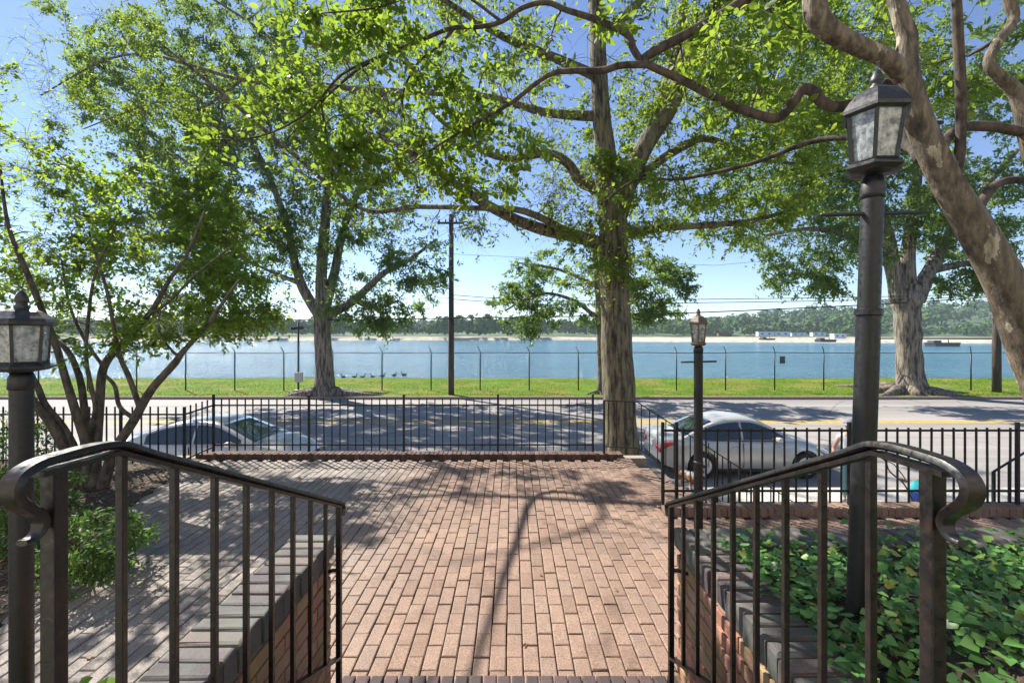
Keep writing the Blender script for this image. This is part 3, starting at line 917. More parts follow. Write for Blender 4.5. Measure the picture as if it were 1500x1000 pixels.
class Tree:
    def __init__(s, name, label, cat, base, group=None):
        s.t = thing(name, label, cat, base, group)
        s.trunk = MB(); s.br = MB(); s.tw_p = []
        s.sk = np.zeros((0, 4)); s.V = []; s.F = []; s.nv = 0
    def stem(s, pts, k=5, n=14, trunk=True, wob=0.12, skel=True):
        """pts: (px, py, depth, radius in photo px)"""
        rows = []
        for (px, py, d, r) in pts:
            v = P(px, py, d)
            rows.append((v.x, v.y, v.z, r / F * d))
        rows = catmull(rows, k)
        (s.trunk if trunk else s.br).tube([Vector(r[:3]) for r in rows], [max(0.003, r[3]) for r in rows], n, wob=wob)
        if skel: s.sk = np.vstack([s.sk, rows[2:]])
        return rows
    def grow(s, targets, rmax=0.03, tip=0.004, sag=0.0, n=5, maxlen=None):
        """join each crown point to the nearest branch with a bent twig"""
        out = []
        T = np.array(targets)
        d0 = np.array([np.min(np.sum((s.sk[:, :3] - t) ** 2, axis=1)) for t in T])
        for i in np.argsort(d0):
            t = T[i]
            dd = np.sum((s.sk[:, :3] - t) ** 2, axis=1)
            j = int(np.argmin(dd))
            a = s.sk[j]
            L = math.sqrt(dd[j])
            if maxlen and L > maxlen: continue
            r0 = min(rmax, a[3] * 0.7, 0.006 + L * 0.02)
            mid = (a[:3] + t) / 2 + rng.normal(size=3) * L * 0.13 + np.array([0, 0, L * 0.08])
            rows = []
            for q in np.linspace(0, 1, 6):
                p = (1 - q) ** 2 * a[:3] + 2 * q * (1 - q) * mid + q * q * t + (rng.normal(size=3) * L * 0.025 if 0 < q < 1 else 0)
                rows.append((*p, r0 + (tip - r0) * q))
            s.br.tube([Vector(r[:3]) for r in rows], [r[3] for r in rows], n, cap=False)
            s.sk = np.vstack([s.sk, np.array(rows[1:])])
            tang = np.array(rows[-1][:3]) - np.array(rows[-3][:3])
            out.append((t, tang / (np.linalg.norm(tang) + 1e-9)))
        return out
    def foliage(s, tips, nsub, subL, nleaf, L, Wd, shape=4, droop=0.15, upn=0.9, twr=0.002, twigs=True, spread=1.0, jit=0.25, gaps=True):
        """sprays of leaves along small side twigs at each tip"""
        Pn = []; D = []; N = []
        for (c, tg) in tips:
            m = max(1, int(rng.poisson(nsub)))
            dirs = rand_unit(m) * spread + tg * 0.7
            dirs[:, 2] *= 0.6
            dirs /= np.linalg.norm(dirs, axis=1, keepdims=True)
            for dr in dirs:
                l = subL * rng.uniform(0.5, 1.25)
                st = c - tg * l * rng.uniform(0, 0.6)
                u = np.sort(rng.uniform(0.1, 1, nleaf)) * l
                bend = np.array([0, 0, -droop * l])
                pts = st + dr * u[:, None] + bend * (u[:, None] / l) ** 2
                Pn.append(pts + rng.normal(size=(nleaf, 3)) * L * jit)
                D.append(dr * 0.7 + rand_unit(nleaf) * 0.9 + np.array([0, 0, -droop]))
                N.append(rand_unit(nleaf) + np.array([0, 0, upn]))
                if twigs:
                    e = st + dr * l * 0.9 + bend * 0.8
                    s.br.tube([Vector(st), Vector(st + dr * l * 0.5 + bend * .25), Vector(e)], [twr * 1.5, twr, twr * 0.6], 3, cap=False)
        Pn = np.vstack(Pn); D = np.vstack(D); N = np.vstack(N)
        kk = gap_keep(Pn) if gaps else np.ones(len(Pn), bool)
        Pn, D, N = Pn[kk], D[kk], N[kk]
        n = len(Pn)
        V, Fc = leaf_arrays(Pn, D, N, L * rng.uniform(0.6, 1.25, n), Wd * rng.uniform(0.7, 1.2, n), 0.25, shape)
        s.V.append(V); s.F.append(Fc + s.nv); s.nv += len(V)
    def build(s, bark, leaf, branchmat=None):
        o = s.trunk.build('trunk', bark, s.t, True)
        if s.br.v: s.br.build('branches', branchmat or bark, s.t, True)
        if s.V:
            V = np.vstack(s.V) - np.array(wl(s.t))
            me = fast_mesh('crown', V, s.F)
            link('crown', me, leaf, s.t)
        return s.t

def ell(n, px, py, d, rx, ry, rd, shell=0.55, keep=None):
    """n points in an ellipsoid given in photo pixels (rx, ry) and metres (rd); denser towards its outside"""
    c = np.array(P(px, py, d))
    u = rand_unit(n) * (rng.uniform(0, 1, n) ** (1 / 3 * shell))[:, None]
    q = c + u * np.array([rx / F * d, rd, ry / F * d])
    if keep is not None: q = np.array([p for p in q if keep(p)]).reshape(-1, 3)
    return q
nosh = lambda p: (not shades_patio(p)) or rng.uniform() < 0.04

# --- big oak by the patio corner
D0 = 8.2
T = Tree('oak_tree', 'big oak with mossy trunk at the end of the patio fence', 'tree', tuple(P(912, 700, D0)))
T.stem([(930, 800, D0, 80), (924, 745, D0, 50), (918, 705, D0, 33), (911, 660, D0, 26.5), (908, 600, D0, 24), (903, 500, D0, 22.5), (900, 400, D0, 21), (897, 320, D0, 19.5), (889, 250, D0, 16), (880, 150, D0, 13), (875, 60, D0, 11.5), (870, -60, D0, 10), (866, -200, D0, 8), (862, -330, D0, 4)], n=40, wob=0.16)
for pts in (
    [(902, 320, D0, 15), (925, 255, D0, 14), (950, 205, D0, 13.5), (985, 150, 8.1, 12), (1008, 70, 8.0, 10), (1050, 0, 7.9, 8.5), (1090, -130, 7.8, 6), (1110, -260, 7.8, 3)],
    [(955, 200, D0, 8), (968, 150, 8.3, 8), (985, 90, 8.5, 7), (1000, 20, 8.7, 6), (1010, -100, 9, 3)],
    [(898, 365, D0, 11), (850, 347, 8.1, 9.5), (790, 335, 7.9, 8.5), (735, 312, 7.6, 7.5), (690, 285, 7.4, 6.5), (640, 250, 7.2, 5), (600, 222, 7.0, 4), (530, 190, 6.8, 2.2)],
    [(845, 347, 8.1, 6), (770, 310, 7.5, 5), (700, 305, 7.5, 4), (610, 303, 8.0, 3.4), (530, 306, 8.36, 3.0), (425, 222, 7.4, 2.9), (307, 122, 6.4, 2.4), (230, 60, 5.9, 1.0)],
    [(888, 280, D0, 9), (850, 266, 8.1, 8), (832, 240, 8, 7), (800, 225, 7.8, 6.5), (740, 232, 7.5, 5), (680, 206, 7.3, 4), (620, 150, 7.0, 2.4)],
    [(905, 345, D0, 8), (960, 335, 8.2, 6), (1030, 330, 8.2, 5), (1105, 323, 8.3, 3.5), (1180, 300, 8.5, 1.6)],
    [(905, 290, D0, 8), (945, 252, 8.3, 7), (1000, 215, 8.6, 6), (1040, 204, 8.8, 5), (1120, 235, 9, 3), (1200, 240, 9.2, 1.5)],
    [(880, 115, D0, 8), (830, 92, 8, 7), (780, 72, 7.6, 6.5), (720, 45, 7, 5), (650, 0, 6.6, 4), (560, -60, 6.3, 2)],
    [(880, 170, D0, 8), (800, 165, 8.4, 6), (700, 140, 9, 5), (540, 132, 9.9, 4), (450, 122, 10.4, 3.4), (355, 117, 10.8, 2.8), (285, 97, 11, 2.2), (215, 80, 11.2, 1.8), (150, 90, 11.3, 1.4), (60, 140, 11.4, 0.9)],
    [(355, 117, 10.8, 2.2), (290, 160, 11, 1.8), (230, 150, 11.2, 1.3), (120, 190, 11.4, .8)],
    [(450, 122, 10.4, 2.4), (400, 60, 10.6, 2), (330, 10, 10.8, 1.6), (240, -40, 11, 1)],
    [(876, 60, D0, 8), (930, 10, 8.2, 6), (990, -70, 8.2, 4), (1050, -200, 8.2, 2)],
    [(872, -20, D0, 8), (780, -80, 7.6, 6), (640, -150, 7.2, 4), (480, -160, 7, 2)],
    [(1035, 20, 7.9, 6), (1120, 10, 8.2, 5), (1200, 50, 8.5, 3.5), (1290, 60, 8.8, 2)],
):
    T.stem(pts, n=10, trunk=False, wob=0.1)
tg = np.vstack([
    ell(150, 880, 60, 8.4, 270, 260, 2.6, keep=nosh), ell(110, 620, 120, 7.2, 230, 120, 1.4, keep=nosh), ell(130, 1070, 180, 8.6, 160, 160, 1.8, keep=nosh),
    ell(75, 720, 270, 7.4, 170, 80, 1.2, keep=nosh), ell(230, 290, 75, 10.9, 270, 125, 1.3, keep=nosh), ell(60, 880, 330, 8.1, 90, 110, 0.7, keep=nosh),
    ell(60, 520, 230, 8.6, 120, 110, 1.2, keep=nosh), ell(35, 1050, 300, 8.4, 140, 60, 0.8, keep=nosh), ell(110, 1150, 60, 8.6, 200, 130, 1.4, keep=nosh)])
tips = T.grow(tg, 0.035)
T.foliage(tips, 7, 0.48, 22, 0.09, 0.034, 4, 0.2)
tg = np.vstack([ell(70, 900, -330, 8.4, 480, 320, 3.8, keep=nosh)])
tips = T.grow(tg, 0.05)
T.foliage(tips, 5, 0.75, 12, 0.16, 0.07, 4, 0.2, twigs=False)
# young shoots hanging round the trunk
tg = ell(46, 893, 330, 7.75, 45, 130, 0.25)
tips = T.grow(tg, 0.012)
T.foliage(tips, 4, 0.22, 9, 0.075, 0.04, 6, 0.2)
T.build(M['bark_oak'], M['leaf_oak'])

# --- trees on the verge
def verge_tree(label, x, trunk, limbs, ells, nl=22, leaf=0.21, lw=0.09, sub=6, subL=0.9, name='oak_tree', nscale=1.7, mat='leaf_far'):
    d = trunk[0][2]
    T = Tree(name, label, 'tree', (x, d, ground_at(x, d)))
    T.stem(trunk, n=26, wob=0.2)
    for p in limbs: T.stem(p, n=9, trunk=False, wob=0.12)
    tips = T.grow(np.vstack([ell(int(e[0] * nscale), *e[1:]) for e in ells]), 0.09, 0.01)
    T.foliage(tips, sub, subL, nl, leaf, lw, 4, 0.25, twr=0.006, twigs=False)
    r0 = trunk[1][3] / F * d
    for k in range(9):
        a = 2 * PI * k / 9 + rng.uniform(-.3, .3)
        ln = r0 * rng.uniform(1.4, 2.6)
        pts = []
        for q in (0.2, 0.5, 0.8, 1.1, 1.4):
            bx, by = x + math.cos(a + .25 * q) * ln * q, d + math.sin(a + .25 * q) * ln * q * .8
            by = max(by, 24.95)
            pts.append(Vector((bx, by, ground_at(bx, by) + .16 * (1.25 - q))))
        T.trunk.tube(pts, [r0 * .34, r0 * .26, r0 * .19, r0 * .12, r0 * .05], 9, wob=.25)
    T.build(M['bark_far'], M[mat])
    return T
d = 25.3
verge_tree('oak with flared roots left of the utility pole across the street', -10.5,
    [(476, 596, d, 34), (476, 586, d, 26), (477, 577, d, 17), (476, 560, d, 13.5), (474, 520, d, 11.8), (472, 480, d, 11.3), (472, 462, d, 12.2), (472, 448, d, 11)],
    [[(468, 462, d, 8.5), (445, 425, d, 7), (432, 385, d, 6), (420, 330, 25, 5), (395, 260, 24.6, 4), (360, 190, 24, 2.5)],
     [(472, 455, d, 9), (471, 400, d, 8), (476, 330, d, 7), (480, 250, 25.6, 5.5), (470, 150, 26, 4), (460, 40, 26, 2)],
     [(478, 462, d, 8), (510, 446, d, 6.5), (535, 425, 25, 5.5), (562, 400, 24.8, 4.5), (600, 380, 24.6, 3), (640, 350, 24.5, 1.6)],
     [(476, 450, d, 7.5), (490, 400, 25.6, 6.5), (505, 330, 26, 5.5), (540, 240, 26.5, 4), (570, 150, 27, 2.5)],
     [(440, 415, d, 4), (415, 405, 24.8, 3), (380, 390, 24, 2), (340, 370, 23.6, 1.2)],
     [(520, 440, d, 4), (550, 450, 24.6, 3), (585, 440, 24.4, 1.5)],
     [(428, 370, d, 4), (360, 310, 24.5, 3), (290, 250, 24, 2), (220, 200, 24, 1.2)]],
    [(190, 400, 220, 25.2, 215, 170, 4.6), (22, 612, 385, 24.6, 55, 45, 1.4), (50, 320, 350, 24.4, 130, 80, 2), (48, 545, 400, 24.6, 100, 75, 2.4), (45, 360, 350, 24.5, 95, 60, 2.2), (50, 540, 250, 25.5, 90, 100, 3), (100, 450, 60, 25.5, 250, 150, 4.5), (24, 560, 460, 24.4, 42, 26, 1), (130, 300, 130, 25.4, 170, 130, 4), (90, 240, 150, 25, 120, 120, 3), (120, 430, 200, 24.6, 170, 130, 3)])
d = 26.2
verge_tree('stout oak with pale furrowed trunk across the street, near the right edge', 23.0,
    [(1333, 586, d, 40), (1333, 576, d, 29), (1334, 566, d, 20), (1333, 545, d, 16.5), (1330, 500, d, 15.5), (1328, 460, d, 16.5), (1328, 435, d, 18.5), (1330, 418, d, 16)],
    [[(1318, 440, d, 12), (1308, 390, d, 10), (1296, 330, 25.8, 8), (1262, 250, 25.2, 6), (1220, 180, 25, 3)],
     [(1330, 430, d, 12), (1330, 370, d, 9), (1340, 300, d, 7), (1345, 200, 26, 5), (1340, 60, 26, 3)],
     [(1340, 440, d, 12), (1362, 395, d, 9), (1390, 345, 26.5, 7), (1430, 290, 26.8, 5), (1490, 220, 27, 3)],
     [(1305, 390, d, 6), (1250, 350, 25.5, 5), (1190, 335, 25, 3.5), (1120, 345, 24.6, 2)],
     [(1368, 395, d, 6), (1420, 385, 26, 4), (1480, 380, 26, 2)]],
    [(150, 1300, 220, 26, 230, 130, 4.5), (75, 1180, 320, 25.2, 115, 75, 2.6), (60, 1420, 320, 26.2, 110, 65, 3), (34, 1185, 400, 24.9, 62, 36, 1.5), (150, 1330, 60, 26, 280, 140, 4.5), (70, 1130, 130, 25.5, 110, 150, 3), (50, 1250, 300, 25.6, 130, 90, 3), (22, 1420, 412, 26, 60, 20, 1.2)])
d = 25.7
verge_tree('slim tree half hidden behind the big oak trunk', 5.05,
    [(883, 586, d, 11), (882, 576, d, 7), (881, 540, d, 6), (879, 480, d, 5.5), (876, 430, d, 5), (872, 380, d, 4), (866, 330, d, 2.5)],
    [[(879, 470, d, 3.5), (840, 440, 25.4, 2.6), (790, 430, 25.2, 2), (740, 455, 25, 1.2)], [(878, 440, d, 3.5), (930, 415, 25.6, 2.6), (990, 405, 25.6, 1.5)], [(876, 420, d, 3), (820, 395, 25.2, 2.2), (760, 385, 25, 1.3)]],
    [(75, 870, 420, 25.4, 140, 62, 2.6), (26, 765, 452, 25, 48, 40, 1.3), (26, 960, 430, 25.5, 55, 45, 1.4)], name='slim_tree', subL=0.65, nscale=2.0)

# --- small many stemmed tree in the left bed
d = 5.7
T = Tree('multi_stem_tree', 'small many stemmed tree with bright leaves in the left bed', 'tree', tuple(P(132, 712, d)))
for pts in (
    [(112, 716, 5.7, 11), (100, 668, 5.65, 9.5), (75, 620, 5.6, 8.5), (50, 590, 5.5, 7.5), (20, 545, 5.4, 7), (-15, 490, 5.3, 6), (-60, 420, 5.2, 4)],
    [(120, 716, 5.75, 10), (112, 665, 5.7, 7.5), (92, 625, 5.7, 7), (66, 592, 5.6, 6), (52, 560, 5.6, 5.5), (25, 525, 5.5, 5), (-10, 470, 5.4, 3.5)],
    [(126, 716, 5.7, 11), (128, 660, 5.65, 9), (110, 600, 5.6, 8), (98, 560, 5.6, 7), (80, 500, 5.5, 6), (62, 455, 5.4, 5.5), (40, 400, 5.3, 5), (12, 330, 5.2, 3.5), (0, 240, 5.1, 2)],
    [(132, 716, 5.7, 11), (134, 660, 5.8, 8), (124, 600, 5.8, 7), (117, 555, 5.8, 6), (100, 515, 5.8, 5), (72, 490, 5.8, 4), (45, 470, 5.8, 3)],
    [(138, 716, 5.7, 11), (142, 650, 5.75, 9), (146, 590, 5.8, 8), (150, 545, 5.8, 7.5), (163, 520, 5.8, 7), (190, 492, 5.8, 6), (222, 455, 5.8, 5), (248, 410, 5.8, 4), (275, 370, 5.9, 3), (300, 310, 5.9, 2)],
    [(150, 716, 5.65, 11), (168, 660, 5.6, 9.5), (196, 615, 5.55, 9), (222, 570, 5.5, 8), (255, 533, 5.5, 7), (268, 515, 5.5, 5.5), (300, 480, 5.5, 4.5), (325, 445, 5.5, 3.5), (350, 410, 5.5, 2)],
    [(205, 598, 5.55, 5.5), (190, 555, 5.5, 5), (175, 520, 5.5, 4.5), (165, 470, 5.4, 3.5), (155, 420, 5.4, 3), (130, 340, 5.3, 2)],
    [(195, 612, 5.6, 4.5), (175, 595, 5.6, 4), (168, 565, 5.7, 3.5), (152, 548, 5.8, 3)],
    [(128, 640, 5.7, 5), (140, 600, 5.6, 4.5), (132, 560, 5.6, 4.2), (126, 520, 5.6, 3.6), (130, 460, 5.6, 3), (140, 400, 5.5, 2.5), (170, 330, 5.5, 1.6)],
    [(216, 460, 5.8, 4), (240, 448, 5.7, 3), (290, 400, 5.7, 2.4), (340, 360, 5.7, 1.4)],
    [(150, 535, 5.8, 3.5), (120, 490, 5.9, 2.8), (100, 440, 6, 2.2), (90, 380, 6, 1.6)],
    [(262, 523, 5.5, 3), (245, 505, 5.4, 2.4), (232, 480, 5.4, 1.8), (238, 440, 5.3, 1)]):
    T.stem([(a, b, c, r * 0.7) for a, b, c, r in pts], n=12, wob=0.14)
kp = lambda p: (not shades_patio(p)) or rng.uniform() < 0.15
tg = np.vstack([ell(100, 150, 410, 6.2, 190, 75, 1.2, keep=kp), ell(70, 200, 360, 7.0, 150, 70, .8, keep=kp), ell(110, 40, 320, 5.3, 120, 130, 1.3, keep=kp), ell(110, 285, 330, 7.3, 90, 80, 0.6),
                ell(90, 335, 430, 6.9, 95, 50, 0.7), ell(100, 10, 190, 7.3, 90, 110, 0.5), ell(110, 60, 330, 7.4, 120, 95, 0.6), ell(120, 160, 410, 7.6, 180, 75, 0.6), ell(60, 330, 300, 7.8, 80, 60, 0.4), ell(50, 300, 470, 6.6, 110, 34, 0.5), ell(26, 100, 500, 5.7, 130, 26, 0.7, keep=kp), ell(16, 240, 470, 5.5, 60, 28, 0.4, keep=kp), ell(45, 130, 280, 6.0, 100, 60, 1, keep=kp), ell(30, 250, 260, 7.2, 60, 40, .4)])
tips = T.grow(tg, 0.012, 0.0025)
T.foliage(tips, 6.5, 0.30, 15, 0.064, 0.042, 6, 0.12, upn=2.2, twr=0.0014)
T.build(M['bark_small'], M['leaf_small'])

# --- mottled tree at the right, its trunk leaning in front of the camera's right side
T = Tree('leaning_tree', 'leaning tree with mottled peeling bark behind the tall lamp post', 'tree', (3.72, 2.75, 0.9))
T.stem([(a, b, c, r * 0.72) for a, b, c, r in [(1690, 880, 2.75, 66), (1620, 740, 2.75, 54), (1560, 610, 2.75, 46), (1512, 500, 2.75, 40), (1470, 415, 2.75, 34), (1425, 330, 2.75, 29), (1388, 265, 2.75, 26), (1356, 200, 2.75, 24.5), (1335, 140, 2.75, 24), (1327, 95, 2.75, 21), (1329, 55, 2.75, 17), (1318, 20, 2.75, 15), (1308, -40, 2.75, 13), (1340, -180, 2.7, 8)]], n=28, wob=0.2)
T.stem([(a, b, c, r * 0.72) for a, b, c, r in [(1330, 118, 2.75, 20), (1302, 88, 2.72, 18), (1262, 70, 2.7, 17), (1226, 52, 2.68, 18), (1199, 27, 2.65, 20), (1193, -10, 2.65, 20), (1200, -60, 2.6, 16), (1180, -160, 2.6, 10)]], n=22, wob=0.22)
T.stem([(a, b, c, r * 0.72) for a, b, c, r in [(1600, 560, 2.95, 24), (1560, 380, 3.0, 22), (1522, 250, 3.0, 20), (1505, 190, 3.0, 17), (1492, 140, 3.0, 14), (1464, 112, 3.0, 11), (1449, 92, 3.0, 9.5), (1462, 62, 3.0, 9), (1484, 30, 3.0, 9), (1478, 0, 3.0, 10), (1465, -60, 3, 8)]], n=18, wob=0.2)
LB = [(1345, 140, 2.75, 13), (1300, 122, 2.85, 11), (1262, 145, 2.9, 10), (1232, 156, 2.95, 10), (1208, 152, 2.95, 10), (1190, 133, 3.0, 10), (1174, 132, 3.0, 10), (1160, 152, 3.0, 9.5), (1140, 172, 3.05, 9), (1110, 168, 3.1, 8.5), (1060, 148, 3.15, 8), (1000, 118, 3.25, 7.5), (945, 92, 3.3, 7), (928, 72, 3.35, 7), (918, 50, 3.4, 6.5), (870, 28, 3.5, 6), (830, 15, 3.6, 5.5), (800, 4, 3.7, 5), (765, 12, 3.8, 4.5), (735, 32, 3.85, 4.2), (700, 40, 3.9, 4), (660, 42, 3.95, 3.8), (610, 62, 4.0, 3.4), (560, 82, 4.1, 3), (520, 105, 4.2, 2.6), (470, 150, 4.3, 2), (420, 205, 4.4, 1.2)]
T.stem([(a, b, c, r * 0.76) for a, b, c, r in LB], n=12, trunk=False, wob=0.15, k=4)
for pts in (
    [(940, 88, 3.3, 6), (965, 72, 3.3, 7), (1010, 48, 3.25, 7), (1060, 20, 3.2, 7), (1110, -15, 3.1, 7), (1150, -70, 3, 6)],
    [(950, 95, 3.3, 5), (910, 96, 3.3, 5), (880, 104, 3.35, 5), (835, 104, 3.45, 4.4), (800, 112, 3.55, 3.6), (750, 150, 3.7, 3), (700, 178, 3.8, 2.4), (660, 202, 3.9, 2), (600, 240, 4, 1)],
    [(665, 42, 3.95, 2.6), (640, 70, 4, 2), (610, 95, 4.1, 1.8), (590, 140, 4.2, 1.4), (595, 190, 4.2, 0.9)],
    [(560, 82, 4.1, 2.2), (500, 110, 4.0, 1.8), (450, 165, 3.9, 1.6), (380, 200, 3.8, 1.2), (290, 205, 3.7, 0.8)],
    [(470, 150, 4.3, 1.6), (480, 210, 4.3, 1.3), (490, 280, 4.3, 0.8)],
    [(735, 32, 3.85, 2.2), (650, -20, 3.7, 1.8), (560, 10, 3.6, 1.5), (470, 20, 3.5, 1)],
    [(1392, 272, 2.8, 9), (1405, 230, 2.85, 7), (1408, 150, 2.85, 7), (1404, 60, 2.85, 6.5), (1400, -40, 2.8, 5)],
    [(1372, 230, 2.8, 8), (1400, 190, 2.95, 7), (1450, 186, 3.0, 7), (1500, 194, 3, 7), (1580, 200, 3, 6)],
    [(1345, 235, 2.8, 5), (1320, 185, 3.2, 4.6), (1380, 180, 3.3, 3)],
    [(1370, 240, 2.9, 6), (1300, 206, 3.6, 4.4), (1200, 205, 4.2, 4), (1100, 240, 4.6, 3), (1000, 262, 5, 2.4), (930, 265, 5.2, 2), (880, 300, 5.4, 1.2)],
    [(1420, 330, 2.9, 7), (1460, 270, 3.1, 6), (1520, 265, 3.2, 5)],
):
    T.stem(pts, n=9, trunk=False, wob=0.12)
kp = lambda p: (not shades_patio(p)) or rng.uniform() < 0.08
tg = np.vstack([ell(80, 560, 120, 4.1, 190, 140, 0.5, keep=kp), ell(30, 440, 160, 4.0, 110, 110, 0.5, keep=kp), ell(40, 560, 250, 4.2, 130, 60, 0.4, keep=kp), ell(20, 500, 30, 3.8, 120, 40, 0.4, keep=kp),
                ell(30, 700, 190, 4.0, 90, 110, 0.5, keep=kp), ell(12, 860, 60, 3.6, 70, 40, 0.3, keep=kp), ell(16, 1100, 100, 3.4, 120, 60, 0.5, keep=kp), ell(18, 960, 270, 5.1, 90, 50, 0.4, keep=kp), ell(10, 300, 210, 3.7, 50, 26, 0.2, keep=kp)])
tips = T.grow(tg, 0.014, 0.0035, maxlen=1.6)
T.foliage(tips, 4.6, 0.26, 10, 0.072, 0.043, 6, 0.35, upn=0.7, twr=0.0013)
# the canopy overhead, most of it out of the picture
tg = np.vstack([ell(40, 1380, 60, 3.9, 170, 170, 0.7, keep=kp), ell(36, 1300, -330, 3.0, 500, 230, 1.6, keep=kp)])
tips = T.grow(tg, 0.02, 0.003)
T.foliage(tips, 4.5, 0.3, 9, 0.075, 0.034, 6, 0.2)
T.build(M['bark_mottled'], M['leaf_near'], M['bark_branch'])

# ------------------------------------------------------------------ shrubs, ivy, litter, grass
def shrub(label, x, y, z, rx, ry, rz, n, L, Wd, stems=9):
    T = Tree('leafy_shrub', label, 'shrub', (x, y, z))
    for k in range(stems):
        a = rng.uniform(0, 2 * PI); q = rng.uniform(0.3, 0.8)
        pts = [Vector((x + 0.04 * math.cos(a), y + 0.04 * math.sin(a), z - 0.02)), Vector((x + q * .5 * rx * math.cos(a), y + q * .5 * ry * math.sin(a), z + rz * .9)), Vector((x + q * rx * math.cos(a), y + q * ry * math.sin(a), z + rz * 1.7))]
        T.trunk.tube(pts, [0.008, 0.006, 0.003], 5)
        T.sk = np.vstack([T.sk, np.array([(*p, 0.006) for p in pts])])
    u = rand_unit(n) * (rng.uniform(0, 1, n) ** 0.28)[:, None]
    tips = T.grow(np.array((x, y, z + rz)) + u * np.array([rx, ry, rz]), 0.006, 0.002)
    T.foliage(tips, 4, min(rx, rz) * 0.35, 8, L, Wd, 6, 0.15, upn=1.2, twr=0.001, gaps=False)
    t = T.t
    T.trunk.add(T.br.v, T.br.f); T.trunk.build('stems', M['twig'], t)
    link('foliage', fast_mesh('foliage', np.vstack(T.V) - np.array(wl(t)), T.F), M['leaf_shrub'], t)
shrub('dense bright shrub behind the short lamp post', -4.45, 4.1, 0, 0.48, 0.4, 0.42, 120, 0.055, 0.02)
shrub('low feathery shrub between the short lamp post and the patio', -3.3, 3.55, 0, 0.42, 0.4, 0.27, 100, 0.055, 0.018)
shrub('tall leafy shrub at the left edge by the picket fence', -6.3, 5.6, 0, 0.5, 0.4, 0.5, 70, 0.055, 0.022)
shrub('small leafy sprout at the foot of the left stair wall', -1.45, 1.55, 0.0, 0.20, 0.2, 0.36, 40, 0.07, 0.035, 5)

def ivy():
    n = 26000
    x = rng.uniform(1.06, 5.6, n); y = rng.uniform(0.25, 2.17, n)
    dens = np.array([mnoise.noise(Vector((a * 1.7, b * 1.7, 8))) for a, b in zip(x, y)])
    k = rng.uniform(-0.75, 0.9, n) < dens + 0.6
    x, y = x[k], y[k]
    z = np.array([bed_z(a, b) for a, b in zip(x, y)]) + rng.uniform(0.015, 0.12, len(x)) ** 1.0
    n = len(x)
    D = rand_unit(n); D[:, 2] = D[:, 2] * 0.25 - 0.12
    N = rand_unit(n) * 0.55 + np.array([0, -0.25, 1.0])
    L = rng.uniform(0.016, 0.040, n)
    V, Fc = leaf_arrays(np.c_[x, y, z], D, N, L, L * 1.05, 0.16, 8)
    # ivy hanging over the coping
    m = 260
    x2 = 1.04 + np.abs(rng.normal(0, 0.09, m)) - 0.08; y2 = rng.uniform(0.6, 2.16, m)
    z2 = np.full(m, CAPZ + 0.012) + rng.uniform(0, 0.06, m)
    x3 = rng.uniform(1.1, 5, m); y3 = 2.17 + np.abs(rng.normal(0, .05, m)) - .03
    P2 = np.vstack([np.c_[x2, y2, z2], np.c_[x3, y3, z2]])
    L2 = rng.uniform(0.02, 0.042, 2 * m)
    V2, F2 = leaf_arrays(P2, rand_unit(2 * m) * np.array([1, 1, .3]), rand_unit(2 * m) * .5 + np.array([0, 0, 1.]), L2, L2, 0.16, 8)
    o = link('ivy', fast_mesh('ivy', np.vstack([V, V2]), [Fc, F2 + len(V)]), M['leaf_ivy'])
    tag(o, kind='stuff')
    o.data.polygons.foreach_set('use_smooth', [True] * len(o.data.polygons))
    mb = MB()
    for i in range(420):
        a, b = rng.uniform(1.06, 5), rng.uniform(0.3, 2.1)
        an = rng.uniform(0, 2 * PI); l = rng.uniform(0.08, 0.3)
        pts = []
        for q in (0, .33, .66, 1):
            xx, yy = a + math.cos(an) * l * q, b + math.sin(an) * l * q
            yy = min(yy, 2.14); xx = max(xx, 1.06)
            pts.append((xx, yy, bed_z(xx, yy) + 0.008 + 0.03 * math.sin(q * 3) * rng.uniform(0, 1)))
        mb.tube(pts, 0.0022, 4, cap=False)
    tag(mb.build('vine_undergrowth', M['twig']), kind='stuff')
ivy()
def litter():
    pts = []
    for i in range(9000):
        x, y = rng.uniform(-8, -2.6), rng.uniform(1.3, 6.9)
        if in_poly(x, y, LEFT_BED): pts.append((x, y, 0.012 + rng.uniform(0, .02)))
    for i in range(700):
        x, y = rng.uniform(1.06, 5.5), rng.uniform(0.3, 2.1); pts.append((x, y, bed_z(x, y) + rng.uniform(.006, .02)))
    for i in range(60):
        x, y = rng.uniform(-4.3, 4), rng.uniform(2.5, 6.9)
        if not in_poly(x, y, LEFT_BED) and not (x > 1.6 and y > 4.7): pts.append((x, y, 0.006))
    for i in range(600):
        x, y = rng.uniform(-30, 30), 24.55 - abs(rng.normal(0, .25)); pts.append((x, y, STREET + .01))
    A = np.array(pts); n = len(A)
    D = rand_unit(n); D[:, 2] *= 0.25
    N = rand_unit(n) * 0.35 + np.array([0, 0, 1.])
    L = rng.uniform(0.025, 0.06, n)
    V, Fc = leaf_arrays(A, D, N, L, L * 0.5, 0.3, 6)
    tag(link('fallen_leaves', fast_mesh('fallen_leaves', V, Fc), M['dead_leaf']), kind='stuff')
litter()
